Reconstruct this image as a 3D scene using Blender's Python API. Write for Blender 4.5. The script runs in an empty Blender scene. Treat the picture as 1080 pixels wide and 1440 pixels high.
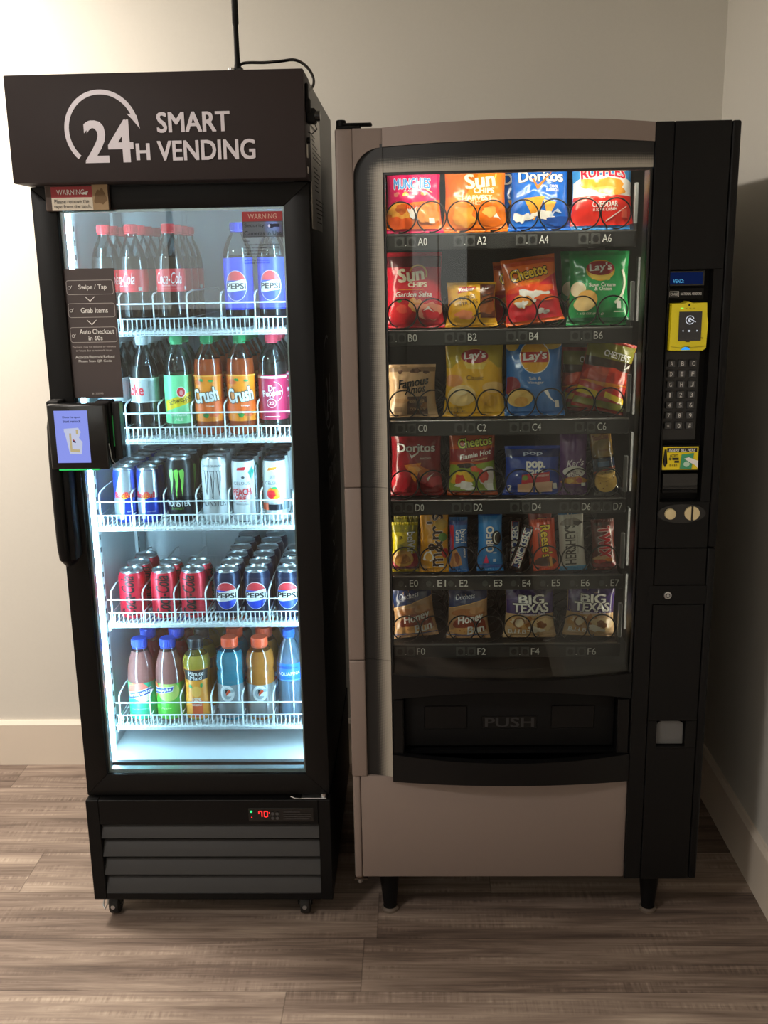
import bpy, bmesh, math, random
from mathutils import Vector, Matrix, noise

random.seed(7)
S = bpy.context.scene
COL = S.collection
R = math.radians
PI = math.pi

# ------------------------------------------------------------------ camera
CF, CH, CT, CR, CY = 1432.32, 1.5607, 0.2372, -0.0181, -0.0305
fwd = Vector((math.sin(CY)*math.cos(CT), math.cos(CY)*math.cos(CT), -math.sin(CT)))
rgt0 = Vector((math.cos(CY), -math.sin(CY), 0))
dwn0 = fwd.cross(rgt0)
RGT = rgt0*math.cos(CR) - dwn0*math.sin(CR)
DWN = dwn0*math.cos(CR) + rgt0*math.sin(CR)
cd = bpy.data.cameras.new('camera')
cam = bpy.data.objects.new('camera', cd)
COL.objects.link(cam)
cam.matrix_world = Matrix((
    (RGT.x, -DWN.x, -fwd.x, 0), (RGT.y, -DWN.y, -fwd.y, 0),
    (RGT.z, -DWN.z, -fwd.z, CH), (0, 0, 0, 1)))
cd.sensor_fit = 'VERTICAL'
cd.sensor_height = 36
cd.lens = 36*CF/1440
cd.clip_start = .01
S.camera = cam

def at(px, py, Y):
    d = fwd + RGT*((px-540)/CF) + DWN*((py-720)/CF)
    t = Y/d.y
    return Vector((d.x*t, Y, CH + d.z*t))

# ------------------------------------------------------------------ world, lights, exposure
w = bpy.data.worlds.new('world')
S.world = w
w.use_nodes = True
w.node_tree.nodes['Background'].inputs[0].default_value = (.02, .02, .02, 1)
w.node_tree.nodes['Background'].inputs[1].default_value = 1

def area(name, loc, power, size, color, aim=None, sy=None, spread=None):
    l = bpy.data.lights.new(name, 'AREA')
    l.energy = power
    l.shape = 'RECTANGLE'
    l.size = size
    l.size_y = sy or size
    l.color = color
    if spread: l.spread = spread
    o = bpy.data.objects.new(name, l)
    o.location = loc
    if aim is not None:
        o.rotation_euler = (Vector(aim)-Vector(loc)).to_track_quat('-Z', 'Y').to_euler()
    COL.objects.link(o)
    return o

area('ceiling_lamp_by_wall', (-1.70, 2.46, 2.57), 71, .36, (1, .90, .79))
area('ceiling_lamp_room', (-1.55, .15, 2.57), 42, .40, (1, .93, .86))
area('ceiling_lamp_rear', (-1.6, -1.2, 2.57), 4, .6, (1, .95, .90))

S.view_settings.view_transform = 'Standard'
S.view_settings.look = 'None'
S.view_settings.gamma = 1
S.view_settings.use_curve_mapping = False
S.view_settings.exposure = 0.0
S.cycles.transparent_max_bounces = 40
S.cycles.max_bounces = 10
S.cycles.diffuse_bounces = 5
S.cycles.glossy_bounces = 5
S.cycles.use_denoising = True
S.cycles.sample_clamp_indirect = 6
S.cycles.caustics_reflective = False
S.cycles.caustics_refractive = False

# ------------------------------------------------------------------ materials
def lin(h):
    h = h.lstrip('#')
    v = [int(h[i:i+2], 16)/255 for i in (0, 2, 4)]
    return tuple(c/12.92 if c <= .04045 else ((c+.055)/1.055)**2.4 for c in v) + (1,)

MATS = {}
def pm(hexc, rough=.5, metal=0, spec=.5, bump=0, bscale=200, emit=0, coat=0, var=0, name=None):
    key = (hexc, rough, metal, spec, bump, bscale, emit, coat, var)
    if key in MATS: return MATS[key]
    m = bpy.data.materials.new(name or ('paint_'+hexc))
    m.use_nodes = True
    nt = m.node_tree
    b = nt.nodes['Principled BSDF']
    b.inputs['Base Color'].default_value = lin(hexc)
    b.inputs['Roughness'].default_value = rough
    b.inputs['Metallic'].default_value = metal
    b.inputs['Specular IOR Level'].default_value = spec
    if coat: b.inputs['Coat Weight'].default_value = coat
    if emit:
        b.inputs['Emission Color'].default_value = lin(hexc)
        b.inputs['Emission Strength'].default_value = emit
    if bump or var:
        tc = nt.nodes.new('ShaderNodeTexCoord')
        n = nt.nodes.new('ShaderNodeTexNoise')
        n.inputs['Scale'].default_value = bscale
        n.inputs['Detail'].default_value = 3
        nt.links.new(tc.outputs['Object'], n.inputs['Vector'])
        if bump:
            bp = nt.nodes.new('ShaderNodeBump')
            bp.inputs['Strength'].default_value = bump
            bp.inputs['Distance'].default_value = .002
            nt.links.new(n.outputs['Fac'], bp.inputs['Height'])
            nt.links.new(bp.outputs['Normal'], b.inputs['Normal'])
        if var:
            mx = nt.nodes.new('ShaderNodeMix')
            mx.data_type = 'RGBA'
            c = lin(hexc)
            mx.inputs['A'].default_value = tuple(x*(1-var) for x in c[:3])+(1,)
            mx.inputs['B'].default_value = tuple(min(1, x*(1+var)) for x in c[:3])+(1,)
            nt.links.new(n.outputs['Fac'], mx.inputs['Factor'])
            nt.links.new(mx.outputs['Result'], b.inputs['Base Color'])
    MATS[key] = m
    return m

def glassy(name, tint, gloss=.03, rough=.02, body=None, bodyf=0.0, ior=1.45):
    """thin see-through plastic or glass: tinted transparency, fresnel gloss, optional cloudy body"""
    if name in MATS: return MATS[name]
    m = bpy.data.materials.new(name)
    m.use_nodes = True
    nt = m.node_tree
    nt.nodes.clear()
    out = nt.nodes.new('ShaderNodeOutputMaterial')
    tr = nt.nodes.new('ShaderNodeBsdfTransparent')
    tr.inputs[0].default_value = lin(tint)
    gl = nt.nodes.new('ShaderNodeBsdfGlossy')
    gl.inputs['Roughness'].default_value = rough
    gl.inputs['Color'].default_value = (1, 1, 1, 1)
    fr = nt.nodes.new('ShaderNodeFresnel')
    fr.inputs['IOR'].default_value = ior
    mix = nt.nodes.new('ShaderNodeMixShader')
    src = tr
    if body:
        d = nt.nodes.new('ShaderNodeBsdfDiffuse'); d.inputs[0].default_value = lin(body)
        t2 = nt.nodes.new('ShaderNodeBsdfTranslucent'); t2.inputs[0].default_value = lin(body)
        dm = nt.nodes.new('ShaderNodeMixShader'); dm.inputs[0].default_value = .5
        nt.links.new(d.outputs[0], dm.inputs[1]); nt.links.new(t2.outputs[0], dm.inputs[2])
        m2 = nt.nodes.new('ShaderNodeMixShader'); m2.inputs[0].default_value = bodyf
        nt.links.new(tr.outputs[0], m2.inputs[1]); nt.links.new(dm.outputs[0], m2.inputs[2])
        src = m2
    ad = nt.nodes.new('ShaderNodeMath'); ad.operation = 'MULTIPLY_ADD'
    ad.inputs[1].default_value = 1.0; ad.inputs[2].default_value = gloss
    nt.links.new(fr.outputs[0], ad.inputs[0])
    nt.links.new(ad.outputs[0], mix.inputs[0])
    nt.links.new(src.outputs[0], mix.inputs[1])
    nt.links.new(gl.outputs[0], mix.inputs[2])
    nt.links.new(mix.outputs[0], out.inputs[0])
    MATS[name] = m
    return m

def emis(name, hexc, strength):
    if name in MATS: return MATS[name]
    m = bpy.data.materials.new(name)
    m.use_nodes = True
    nt = m.node_tree
    nt.nodes.clear()
    out = nt.nodes.new('ShaderNodeOutputMaterial')
    e = nt.nodes.new('ShaderNodeEmission')
    e.inputs[0].default_value = lin(hexc)
    e.inputs[1].default_value = strength
    nt.links.new(e.outputs[0], out.inputs[0])
    MATS[name] = m
    return m

def wall_mat(name, hexc):
    m = pm(hexc, .85, 0, .3, bump=.05, bscale=140, var=.02, name=name)
    return m

def floor_mat():
    """printed vinyl planks running along x, 0.184 m wide, with grain and cross-sawn marks"""
    m = bpy.data.materials.new('vinyl_planks')
    m.use_nodes = True
    nt = m.node_tree
    N, L = nt.nodes, nt.links
    b = N['Principled BSDF']
    tc = N.new('ShaderNodeTexCoord')
    sp = N.new('ShaderNodeSeparateXYZ'); L.new(tc.outputs['Object'], sp.inputs[0])
    def math_(op, a, c=None, d=None):
        n = N.new('ShaderNodeMath'); n.operation = op
        for i, v in enumerate((a, c, d)):
            if v is None: continue
            if isinstance(v, (int, float)): n.inputs[i].default_value = v
            else: L.new(v, n.inputs[i])
        return n.outputs[0]
    PWID, PLEN = .1828, 1.22
    row = math_('FLOOR', math_('DIVIDE', math_('ADD', sp.outputs['Y'], 10*PWID-1.9389), PWID))
    fy = math_('FRACT', math_('DIVIDE', math_('ADD', sp.outputs['Y'], 10*PWID-1.9389), PWID))
    # the joints seen: row starting 1.7555 joint x=-.372, 1.9389 joint x=.0.. , 2.1217 , 2.3045 joint x=-1.034
    wn = N.new('ShaderNodeTexWhiteNoise'); wn.noise_dimensions = '1D'; L.new(row, wn.inputs['W'])
    # row 9 -> -.286, row 10 -> -.30+..., row 12 -> -1.034
    def eq(k): return math_('COMPARE', row, float(k), .1)
    off = math_('MULTIPLY', wn.outputs['Value'], PLEN)
    def setrow(prev, k, x):
        e = eq(k)
        mxn = N.new('ShaderNodeMix'); mxn.data_type = 'FLOAT'
        L.new(e, mxn.inputs['Factor']); L.new(prev, mxn.inputs['A']); mxn.inputs['B'].default_value = x
        return mxn.outputs['Result']
    off = setrow(off, 9, -.295); off = setrow(off, 10, -.130); off = setrow(off, 12, -1.034); off = setrow(off, 11, -.10)
    xs = math_('DIVIDE', math_('SUBTRACT', sp.outputs['X'], off), PLEN)
    col = math_('FLOOR', xs)
    fx = math_('FRACT', math_('ADD', xs, 40.0))
    pid = math_('MULTIPLY_ADD', col, 7.31, math_('MULTIPLY', row, 3.77))
    wn2 = N.new('ShaderNodeTexWhiteNoise'); wn2.noise_dimensions = '1D'; L.new(pid, wn2.inputs['W'])
    cmb = N.new('ShaderNodeCombineXYZ')
    L.new(math_('MULTIPLY', sp.outputs['X'], 1.0), cmb.inputs[0])
    L.new(math_('MULTIPLY', sp.outputs['Y'], 11.0), cmb.inputs[1])
    L.new(math_('MULTIPLY', pid, 5.3), cmb.inputs[2])
    g = N.new('ShaderNodeTexNoise'); g.inputs['Scale'].default_value = 1.6; g.inputs['Detail'].default_value = 7
    g.inputs['Roughness'].default_value = .62; g.inputs['Distortion'].default_value = .5
    L.new(cmb.outputs[0], g.inputs['Vector'])
    cmb2 = N.new('ShaderNodeCombineXYZ')
    L.new(math_('MULTIPLY', sp.outputs['X'], 5.0), cmb2.inputs[0])
    L.new(math_('MULTIPLY', sp.outputs['Y'], 150.0), cmb2.inputs[1])
    L.new(pid, cmb2.inputs[2])
    g2 = N.new('ShaderNodeTexNoise'); g2.inputs['Scale'].default_value = 1.0; g2.inputs['Detail'].default_value = 4
    L.new(cmb2.outputs[0], g2.inputs['Vector'])
    # cross-sawn marks
    cmb3 = N.new('ShaderNodeCombineXYZ')
    L.new(math_('MULTIPLY', sp.outputs['X'], 120.0), cmb3.inputs[0])
    L.new(math_('MULTIPLY', sp.outputs['Y'], 9.0), cmb3.inputs[1])
    g3 = N.new('ShaderNodeTexNoise'); g3.inputs['Scale'].default_value = 1.0; g3.inputs['Detail'].default_value = 2
    L.new(cmb3.outputs[0], g3.inputs['Vector'])
    g4 = N.new('ShaderNodeTexNoise'); g4.inputs['Scale'].default_value = 3.2
    L.new(cmb.outputs[0], g4.inputs['Vector'])
    saw = math_('MULTIPLY', math_('SUBTRACT', g3.outputs['Fac'], .5), math_('MAXIMUM', math_('MULTIPLY', math_('SUBTRACT', g4.outputs['Fac'], .5), 3.0), 0.0))
    v = math_('ADD', math_('MULTIPLY', math_('SUBTRACT', g.outputs['Fac'], .5), 1.5), math_('MULTIPLY', math_('SUBTRACT', g2.outputs['Fac'], .5), .55))
    v = math_('ADD', v, math_('MULTIPLY', saw, 1.5))
    v = math_('ADD', v, math_('MULTIPLY', math_('SUBTRACT', wn2.outputs['Value'], .5), .34))
    v = math_('ADD', v, .5)
    cr = N.new('ShaderNodeValToRGB')
    e = cr.color_ramp.elements
    e[0].position = .0; e[0].color = lin('#3f3530')
    e[1].position = 1.0; e[1].color = lin('#b9a999')
    x = e.new(.35); x.color = lin('#6d5e55')
    x = e.new(.65); x.color = lin('#928276')
    L.new(v, cr.inputs[0])
    # thin dark seams
    sy = math_('LESS_THAN', math_('MINIMUM', fy, math_('SUBTRACT', 1.0, fy)), .008)
    sx = math_('LESS_THAN', math_('MINIMUM', fx, math_('SUBTRACT', 1.0, fx)), .0012)
    seam = math_('MAXIMUM', sy, sx)
    mx = N.new('ShaderNodeMix'); mx.data_type = 'RGBA'
    L.new(math_('MULTIPLY', seam, .4), mx.inputs['Factor'])
    L.new(cr.outputs[0], mx.inputs['A']); mx.inputs['B'].default_value = lin('#2e241f')
    L.new(mx.outputs['Result'], b.inputs['Base Color'])
    b.inputs['Roughness'].default_value = .48
    b.inputs['Specular IOR Level'].default_value = .35
    bp = N.new('ShaderNodeBump'); bp.inputs['Strength'].default_value = .15; bp.inputs['Distance'].default_value = .002
    L.new(math_('ADD', math_('MULTIPLY', g2.outputs['Fac'], .6), math_('MULTIPLY', g3.outputs['Fac'], .3)), bp.inputs['Height'])
    L.new(bp.outputs['Normal'], b.inputs['Normal'])
    return m

BLACK = pm('#0b0b0c', .42, 0, .17, bump=.10, bscale=900, name='black_powder_coat')
BLACKG = pm('#0e0e0f', .22, 0, .5, name='black_gloss_plastic')
BLACKM = pm('#0c0c0d', .6, 0, .17, bump=.15, bscale=1200, name='black_textured_plastic')
DGREY = pm('#2a2a2b', .5, 0, .4, name='dark_grey_plastic')
HEADER = pm('#2f2728', .55, .1, .3, var=.06, bscale=35, name='brown_black_laminate')
SILVERINK = pm('#cfc8cf', .35, .2, name='silver_lettering')
WHITE = pm('#f1f3f3', .45, name='white_coated')
LINER = pm('#dfe5e8', .45, name='pale_liner')
WIRE = pm('#e9eef0', .35, name='white_coated_wire')
CHAMP = pm('#82756f', .45, .2, .35, bump=.03, bscale=700, var=.03, name='champagne_metallic_paint')
STEEL = pm('#b9bbbd', .3, 1, name='bare_steel')
INKW = pm('#f2f2f0', .4, name='white_ink')
INKK = pm('#121212', .4, name='black_ink')
CLEAR = glassy('clear_pet_plastic', '#f1f5f5', .03)
DOORGLASS = glassy('cooler_door_glass', '#eef6f6', .012, 0)
WINGLASS = glassy('vending_window_glass', '#eef2f0', 0, 0, ior=1.34)

# ------------------------------------------------------------------ mesh builder
_font_cache = {}
def text_tris(s, bold=0.0, shear=0.0):
    k = (s, bold, shear)
    if k in _font_cache: return _font_cache[k]
    c = bpy.data.curves.new('lettering', 'FONT')
    c.body = s; c.offset = bold; c.shear = shear; c.resolution_u = 3
    c.align_x = 'CENTER'
    o = bpy.data.objects.new('lettering', c)
    me = o.to_mesh()
    vs = [v.co.copy() for v in me.vertices]
    fs = [tuple(p.vertices) for p in me.polygons]
    o.to_mesh_clear()
    bpy.data.objects.remove(o); bpy.data.curves.remove(c)
    if vs:
        x0 = min(v.x for v in vs); x1 = max(v.x for v in vs); y0 = min(v.y for v in vs); y1 = max(v.y for v in vs)
    else: x0 = y0 = 0; x1 = y1 = 1
    _font_cache[k] = (vs, fs, x0, y0, x1, y1)
    return _font_cache[k]

class MB:
    def __init__(s):
        s.bm = bmesh.new(); s.mats = []
    def mi(s, m):
        if m not in s.mats: s.mats.append(m)
        return s.mats.index(m)
    def absorb(s, b2, m=None):
        if m is not None:
            i = s.mi(m)
            for f in b2.faces: f.material_index = i
        vm = [s.bm.verts.new(v.co) for v in b2.verts]
        b2.verts.index_update()
        for f in b2.faces:
            try:
                nf = s.bm.faces.new([vm[v.index] for v in f.verts])
                nf.material_index = f.material_index; nf.smooth = f.smooth
            except ValueError: pass
        b2.free()
    def box(s, x0, y0, z0, x1, y1, z1, m, bev=0, seg=1):
        b = bmesh.new()
        bmesh.ops.create_cube(b, size=1, matrix=Matrix.Translation(((x0+x1)/2, (y0+y1)/2, (z0+z1)/2)) @ Matrix.Diagonal((abs(x1-x0), abs(y1-y0), abs(z1-z0), 1)))
        if bev: bmesh.ops.bevel(b, geom=b.edges[:], offset=bev, segments=seg, affect='EDGES', profile=.5)
        s.absorb(b, m); return s
    def cyl(s, p, r0, r1, h, m, axis='Z', seg=24, bev=0):
        b = bmesh.new()
        bmesh.ops.create_cone(b, cap_ends=True, segments=seg, radius1=r0, radius2=r1, depth=h)
        if bev:
            es = [e for e in b.edges if len(e.link_faces) == 2 and any(len(f.verts) > 4 for f in e.link_faces)]
            bmesh.ops.bevel(b, geom=es, offset=bev, segments=2, affect='EDGES', profile=.5)
        rot = {'Z': Matrix(), 'Y': Matrix.Rotation(R(90), 4, 'X'), 'X': Matrix.Rotation(R(90), 4, 'Y')}[axis]
        bmesh.ops.transform(b, matrix=Matrix.Translation(p) @ rot, verts=b.verts)
        s.absorb(b, m); return s
    def tube(s, pts, r, m, seg=6, cap=True):
        pts = [Vector(p) for p in pts]; n = len(pts); i = s.mi(m)
        t = (pts[1]-pts[0]).normalized()
        u = t.orthogonal().normalized()
        rings = []
        for k, p in enumerate(pts):
            if k == 0: tt = pts[1]-pts[0]
            elif k == n-1: tt = pts[-1]-pts[-2]
            else: tt = (pts[k+1]-p).normalized()+(p-pts[k-1]).normalized()
            tt.normalize()
            u = (u-tt*u.dot(tt)).normalized(); v = tt.cross(u)
            rr = r[k] if isinstance(r, (list, tuple)) else r
            rings.append([s.bm.verts.new(p+u*rr*math.cos(2*PI*j/seg)+v*rr*math.sin(2*PI*j/seg)) for j in range(seg)])
        for a, c in zip(rings, rings[1:]):
            for j in range(seg):
                f = s.bm.faces.new((a[j], a[(j+1) % seg], c[(j+1) % seg], c[j])); f.material_index = i
        if cap:
            for rg in (rings[0][::-1], rings[-1]):
                f = s.bm.faces.new(rg); f.material_index = i
        return s
    def lathe(s, prof, mats, seg=28, c=(0, 0, 0)):
        """prof: (r,z) from bottom up; mats: one material or one per band"""
        rings = []
        for r, z in prof:
            if r < 1e-6: rings.append([s.bm.verts.new((c[0], c[1], c[2]+z))])
            else: rings.append([s.bm.verts.new((c[0]+r*math.cos(2*PI*j/seg), c[1]+r*math.sin(2*PI*j/seg), c[2]+z)) for j in range(seg)])
        for k, (a, b) in enumerate(zip(rings, rings[1:])):
            i = s.mi(mats[k] if isinstance(mats, (list, tuple)) else mats)
            for j in range(seg):
                j2 = (j+1) % seg
                if len(a) == 1 and len(b) == 1: continue
                vs = (a[0], b[j2], b[j]) if len(a) == 1 else (a[j], a[j2], b[0]) if len(b) == 1 else (a[j], a[j2], b[j2], b[j])
                f = s.bm.faces.new(vs); f.material_index = i
        return s
    def prism(s, pts, y0, y1, m):
        """outline in (x,z) extruded from y0 (front) to y1"""
        i = s.mi(m)
        a = [s.bm.verts.new((x, y0, z)) for x, z in pts]; b = [s.bm.verts.new((x, y1, z)) for x, z in pts]
        fs = [s.bm.faces.new(a), s.bm.faces.new(b[::-1])]
        n = len(pts)
        for k in range(n): fs.append(s.bm.faces.new((a[k], b[k], b[(k+1) % n], a[(k+1) % n])))
        for f in fs: f.material_index = i
        return s
    def slab(s, x0, x1, zlo, zhi, yf, dep, m, n=24):
        """panel whose front follows yf(x), edges zlo(x), zhi(x)"""
        i = s.mi(m); P = []
        for k in range(n+1):
            x = x0+(x1-x0)*k/n; y = yf(x)
            a, b = zlo(x), zhi(x)
            P.append([s.bm.verts.new(q) for q in ((x, y, a), (x, y, b), (x, y+dep, b), (x, y+dep, a))])
        for a, b in zip(P, P[1:]):
            for j in range(4):
                f = s.bm.faces.new((a[j], b[j], b[(j+1) % 4], a[(j+1) % 4])); f.material_index = i
        for q in (P[0], P[-1][::-1]):
            f = s.bm.faces.new(q); f.material_index = i
        return s
    def art(s, items, M, dom=None, step=None, base=0.0, lay=.0004):
        """flat print: shapes in (x,z) cut to a grid and laid on the surface M(x,z,off)"""
        off = base
        for it in items:
            off += lay
            for m, vs, fs in shapes(it):
                b = bmesh.new()
                bv = [b.verts.new((x, 0, z)) for x, z in vs]
                for f in fs:
                    try: b.faces.new([bv[k] for k in f])
                    except ValueError: pass
                if any(len(f) > 4 for f in fs): bmesh.ops.triangulate(b, faces=b.faces[:])
                if dom:
                    for co, no in (((dom[0], 0, 0), (-1, 0, 0)), ((dom[1], 0, 0), (1, 0, 0)), ((0, 0, dom[2]), (0, 0, -1)), ((0, 0, dom[3]), (0, 0, 1))):
                        if b.faces: bmesh.ops.bisect_plane(b, geom=b.verts[:]+b.edges[:]+b.faces[:], plane_co=co, plane_no=no, clear_outer=True)
                if not b.verts: b.free(); continue
                if step:
                    xs = [v.co.x for v in b.verts]; zs = [v.co.z for v in b.verts]
                    for lo, hi, no in ((min(xs), max(xs), (1, 0, 0)), (min(zs), max(zs), (0, 0, 1))):
                        st = step[0] if no[0] else step[1]
                        if not st: continue
                        k = math.floor(lo/st)+1
                        while k*st < hi-1e-6:
                            bmesh.ops.bisect_plane(b, geom=b.verts[:]+b.edges[:]+b.faces[:], plane_co=(k*st*no[0], 0, k*st*no[2]), plane_no=no)
                            k += 1
                oo = off
                for v in b.verts: v.co = M(v.co.x, v.co.z, oo)
                for f in b.faces: f.smooth = True
                s.absorb(b, m)
                off += lay*.12
        return s
    def build(s, name, parent=None, angle=35, loc=None):
        bmesh.ops.recalc_face_normals(s.bm, faces=[f for f in s.bm.faces])
        me = bpy.data.meshes.new(name)
        s.bm.to_mesh(me); s.bm.free()
        for m in s.mats: me.materials.append(m)
        if angle:
            for p in me.polygons: p.use_smooth = True
            me.set_sharp_from_angle(angle=R(angle))
        o = bpy.data.objects.new(name, me)
        COL.objects.link(o)
        if parent: o.parent = parent
        if loc: o.location = loc
        return o

def shapes(it):
    """one print item -> list of (material, verts2d, faces)"""
    k = it[0]
    if k == 'rect':
        _, m, x0, z0, x1, z1 = it
        return [(m, [(x0, z0), (x1, z0), (x1, z1), (x0, z1)], [(0, 1, 2, 3)])]
    if k == 'poly':
        return [(it[1], list(it[2]), [tuple(range(len(it[2])))])]
    if k == 'ell':
        m, cx, cz, rx, rz = it[1:6]; a = R(it[6]) if len(it) > 6 else 0
        p = []
        for j in range(28):
            t = 2*PI*j/28; x, z = rx*math.cos(t), rz*math.sin(t)
            p.append((cx+x*math.cos(a)-z*math.sin(a), cz+x*math.sin(a)+z*math.cos(a)))
        return [(m, p, [tuple(range(28))])]
    if k == 'ring':
        m, cx, cz, r0, r1, a0, a1 = it[1:8]; n = 40
        v = []; f = []
        for j in range(n+1):
            t = R(a0+(a1-a0)*j/n)
            v += [(cx+r0*math.cos(t), cz+r0*math.sin(t)), (cx+r1*math.cos(t), cz+r1*math.sin(t))]
        for j in range(n): f.append((2*j, 2*j+1, 2*j+3, 2*j+2))
        return [(m, v, f)]
    if k == 'blob':
        m, cx, cz, rx, rz, seed = it[1:7]; amp = it[7] if len(it) > 7 else .25
        rg = random.Random(seed); ph = [rg.uniform(0, 2*PI) for _ in range(4)]
        p = []
        for j in range(36):
            t = 2*PI*j/36
            q = 1+amp*(.5*math.sin(2*t+ph[0])+.4*math.sin(3*t+ph[1])+.35*math.sin(5*t+ph[2])+.25*math.sin(8*t+ph[3]))
            p.append((cx+rx*q*math.cos(t), cz+rz*q*math.sin(t)))
        return [(m, p, [tuple(range(36))])]
    if k == 'text':
        m, s, cx, cz, wd, ht, o = it[1:8]
        out = []
        vs, fs, x0, y0, x1, y1 = text_tris(s, 0, o.get('shear', 0))
        sx = wd/max(1e-6, x1-x0); sz = (ht/max(1e-6, y1-y0)) if ht else sx
        a = R(o.get('rot', 0)); arc = o.get('arc', 0)
        def one(mm, dx, dz):
            p = []
            for v in vs:
                x = (v.x-(x0+x1)/2)*sx+dx; z = (v.y-(y0+y1)/2)*sz+dz
                if arc: z -= arc*(2*x/wd)**2
                p.append((cx+x*math.cos(a)-z*math.sin(a), cz+x*math.sin(a)+z*math.cos(a)))
            out.append((mm, p, fs))
        bd = o.get('bold', .015)
        if 'out' in o:
            q = o['out'][1]*.75
            for t in range(8): one(o['out'][0], (q+bd*.5)*sx*math.cos(t*PI/4), q*sz*math.sin(t*PI/4))
        if bd < .02:
            one(m, 0, 0)
        else:
            b5 = bd*.9
            for dx, dz in ((-1, -.5), (1, -.5), (-1, .5), (1, .5)): one(m, dx*b5*sx, dz*b5*sz)
        return out
    if k == 'rrect':
        m, x0, z0, x1, z1, r, wd = it[1:8]
        o_, i_ = [], []
        for cx, cz, a0 in ((x1-r, z1-r, 0), (x0+r, z1-r, 90), (x0+r, z0+r, 180), (x1-r, z0+r, 270)):
            for j in range(5):
                t = R(a0+90*j/4)
                o_.append((cx+r*math.cos(t), cz+r*math.sin(t)))
                i_.append((cx+(r-wd)*math.cos(t), cz+(r-wd)*math.sin(t)))
        n = len(o_)
        return [(m, o_+i_, [(j, (j+1) % n, n+(j+1) % n, n+j) for j in range(n)])]
    raise ValueError(k)

def flat(y):
    return lambda x, z, off: Vector((x, y-off, z))

def thing(name, label, cat, loc=(0, 0, 0), rz=0, group=None):
    o = bpy.data.objects.new(name, None)
    o.empty_display_size = .05
    COL.objects.link(o)
    o.location = loc; o.rotation_euler = (0, 0, rz)
    o['label'] = label; o['category'] = cat
    if group: o['group'] = group
    return o
def tag(o, label, cat, group=None):
    o['label'] = label; o['category'] = cat
    if group: o['group'] = group
    return o
def kids(o): return [c for c in bpy.data.objects if c.parent is o]
def dup(root, loc, rz, label, group):
    r = root.copy(); COL.objects.link(r)
    r.location = loc; r.rotation_euler = (0, 0, rz); r['label'] = label; r['group'] = group
    for ch in CH_[root.name]:
        c = ch.copy(); COL.objects.link(c); c.parent = r
    return r
CH_ = {}

# ------------------------------------------------------------------ the room
XR, YB, XL, YF, ZC = .862, 3.0176, -2.7, -2.6, 2.6
def structure(name, mb, label, cat='room'):
    o = mb.build(name); o['kind'] = 'structure'; o['label'] = label; o['category'] = cat
    return o
fl = structure('floor', MB().box(XL-.1, YF-.1, -.05, XR+.1, YB+.1, 0, floor_mat()), 'grey brown wood-look plank floor', 'floor')
WALL = wall_mat('eggshell_wall_paint', '#d6d3cb')
structure('wall_back', MB().box(XL-.1, YB, 0, XR+.1, YB+.1, ZC, WALL), 'pale painted wall behind the machines', 'wall')
structure('wall_right', MB().box(XR, YF, 0, XR+.1, YB, ZC, WALL), 'pale painted wall right of the snack machine', 'wall')
structure('wall_left', MB().box(XL-.1, YF, 0, XL, YB, ZC, WALL), 'pale painted wall far left', 'wall')
structure('wall_front', MB().box(XL-.1, YF-.1, 0, XR+.1, YF, ZC, WALL), 'pale painted wall behind the viewer', 'wall')
structure('ceiling', MB().box(XL-.1, YF-.1, ZC, XR+.1, YB+.1, ZC+.1, pm('#e8e6e0', .9)), 'white ceiling', 'ceiling')
mb = MB()
mb.box(-2.45, YF, 1.30, -.75, YF+.02, 2.35, emis('added_window_glow', '#f2efe6', 2.4))  # unseen glowing window, added for the pale reflection in the cooler glass
for a in ((-2.50, 1.25, -2.45, 2.40), (-.75, 1.25, -.70, 2.40), (-2.45, 1.25, -.75, 1.30), (-2.45, 2.35, -.75, 2.40), (-1.62, 1.30, -1.58, 2.35)):
    mb.box(a[0], YF, a[1], a[2], YF+.05, a[3], pm('#e4e0d8', .5))
structure('added_window_1', mb, 'unseen bright window added behind the viewer for glass reflections', 'window')
TRIM = pm('#ddd2c4', .45, name='satin_trim_paint')
def base_prof(d): return [(0, 0), (d, 0), (d, .140), (d*.45, .1517), (0, .1517)]
mb = MB()
P = [mb.bm.verts.new((XL, YB-a, b)) for a, b in base_prof(.016)]; Q = [mb.bm.verts.new((XR, YB-a, b)) for a, b in base_prof(.016)]
for k in range(5): mb.bm.faces.new((P[k], Q[k], Q[(k+1) % 5], P[(k+1) % 5]))
mb.bm.faces.new(P); mb.bm.faces.new(Q[::-1]); mb.mi(TRIM)
structure('baseboard_back', mb, 'cream baseboard along the back wall', 'baseboard')
mb = MB()
P = [mb.bm.verts.new((XR-a, YF, b)) for a, b in base_prof(.016)]; Q = [mb.bm.verts.new((XR-a, YB-.016, b)) for a, b in base_prof(.016)]
for k in range(5): mb.bm.faces.new((P[k], Q[k], Q[(k+1) % 5], P[(k+1) % 5]))
mb.bm.faces.new(P); mb.bm.faces.new(Q[::-1]); mb.mi(TRIM)
structure('baseboard_right', mb, 'cream baseboard along the right wall', 'baseboard')

# ------------------------------------------------------------------ drink cooler
FX0, FX1, FY = -.7903, -.2092, 2.1942          # door left, right, front plane
FB = 2.850                                      # back of the cooler
CO = thing('drink_cooler', 'tall black glass-door drink cooler with a dark lettered sign on top', 'cooler', (0, 0, 0))
OX0, OX1, OZ0, OZ1 = -.7385, -.2640, .3935, 1.685   # glass opening
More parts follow.
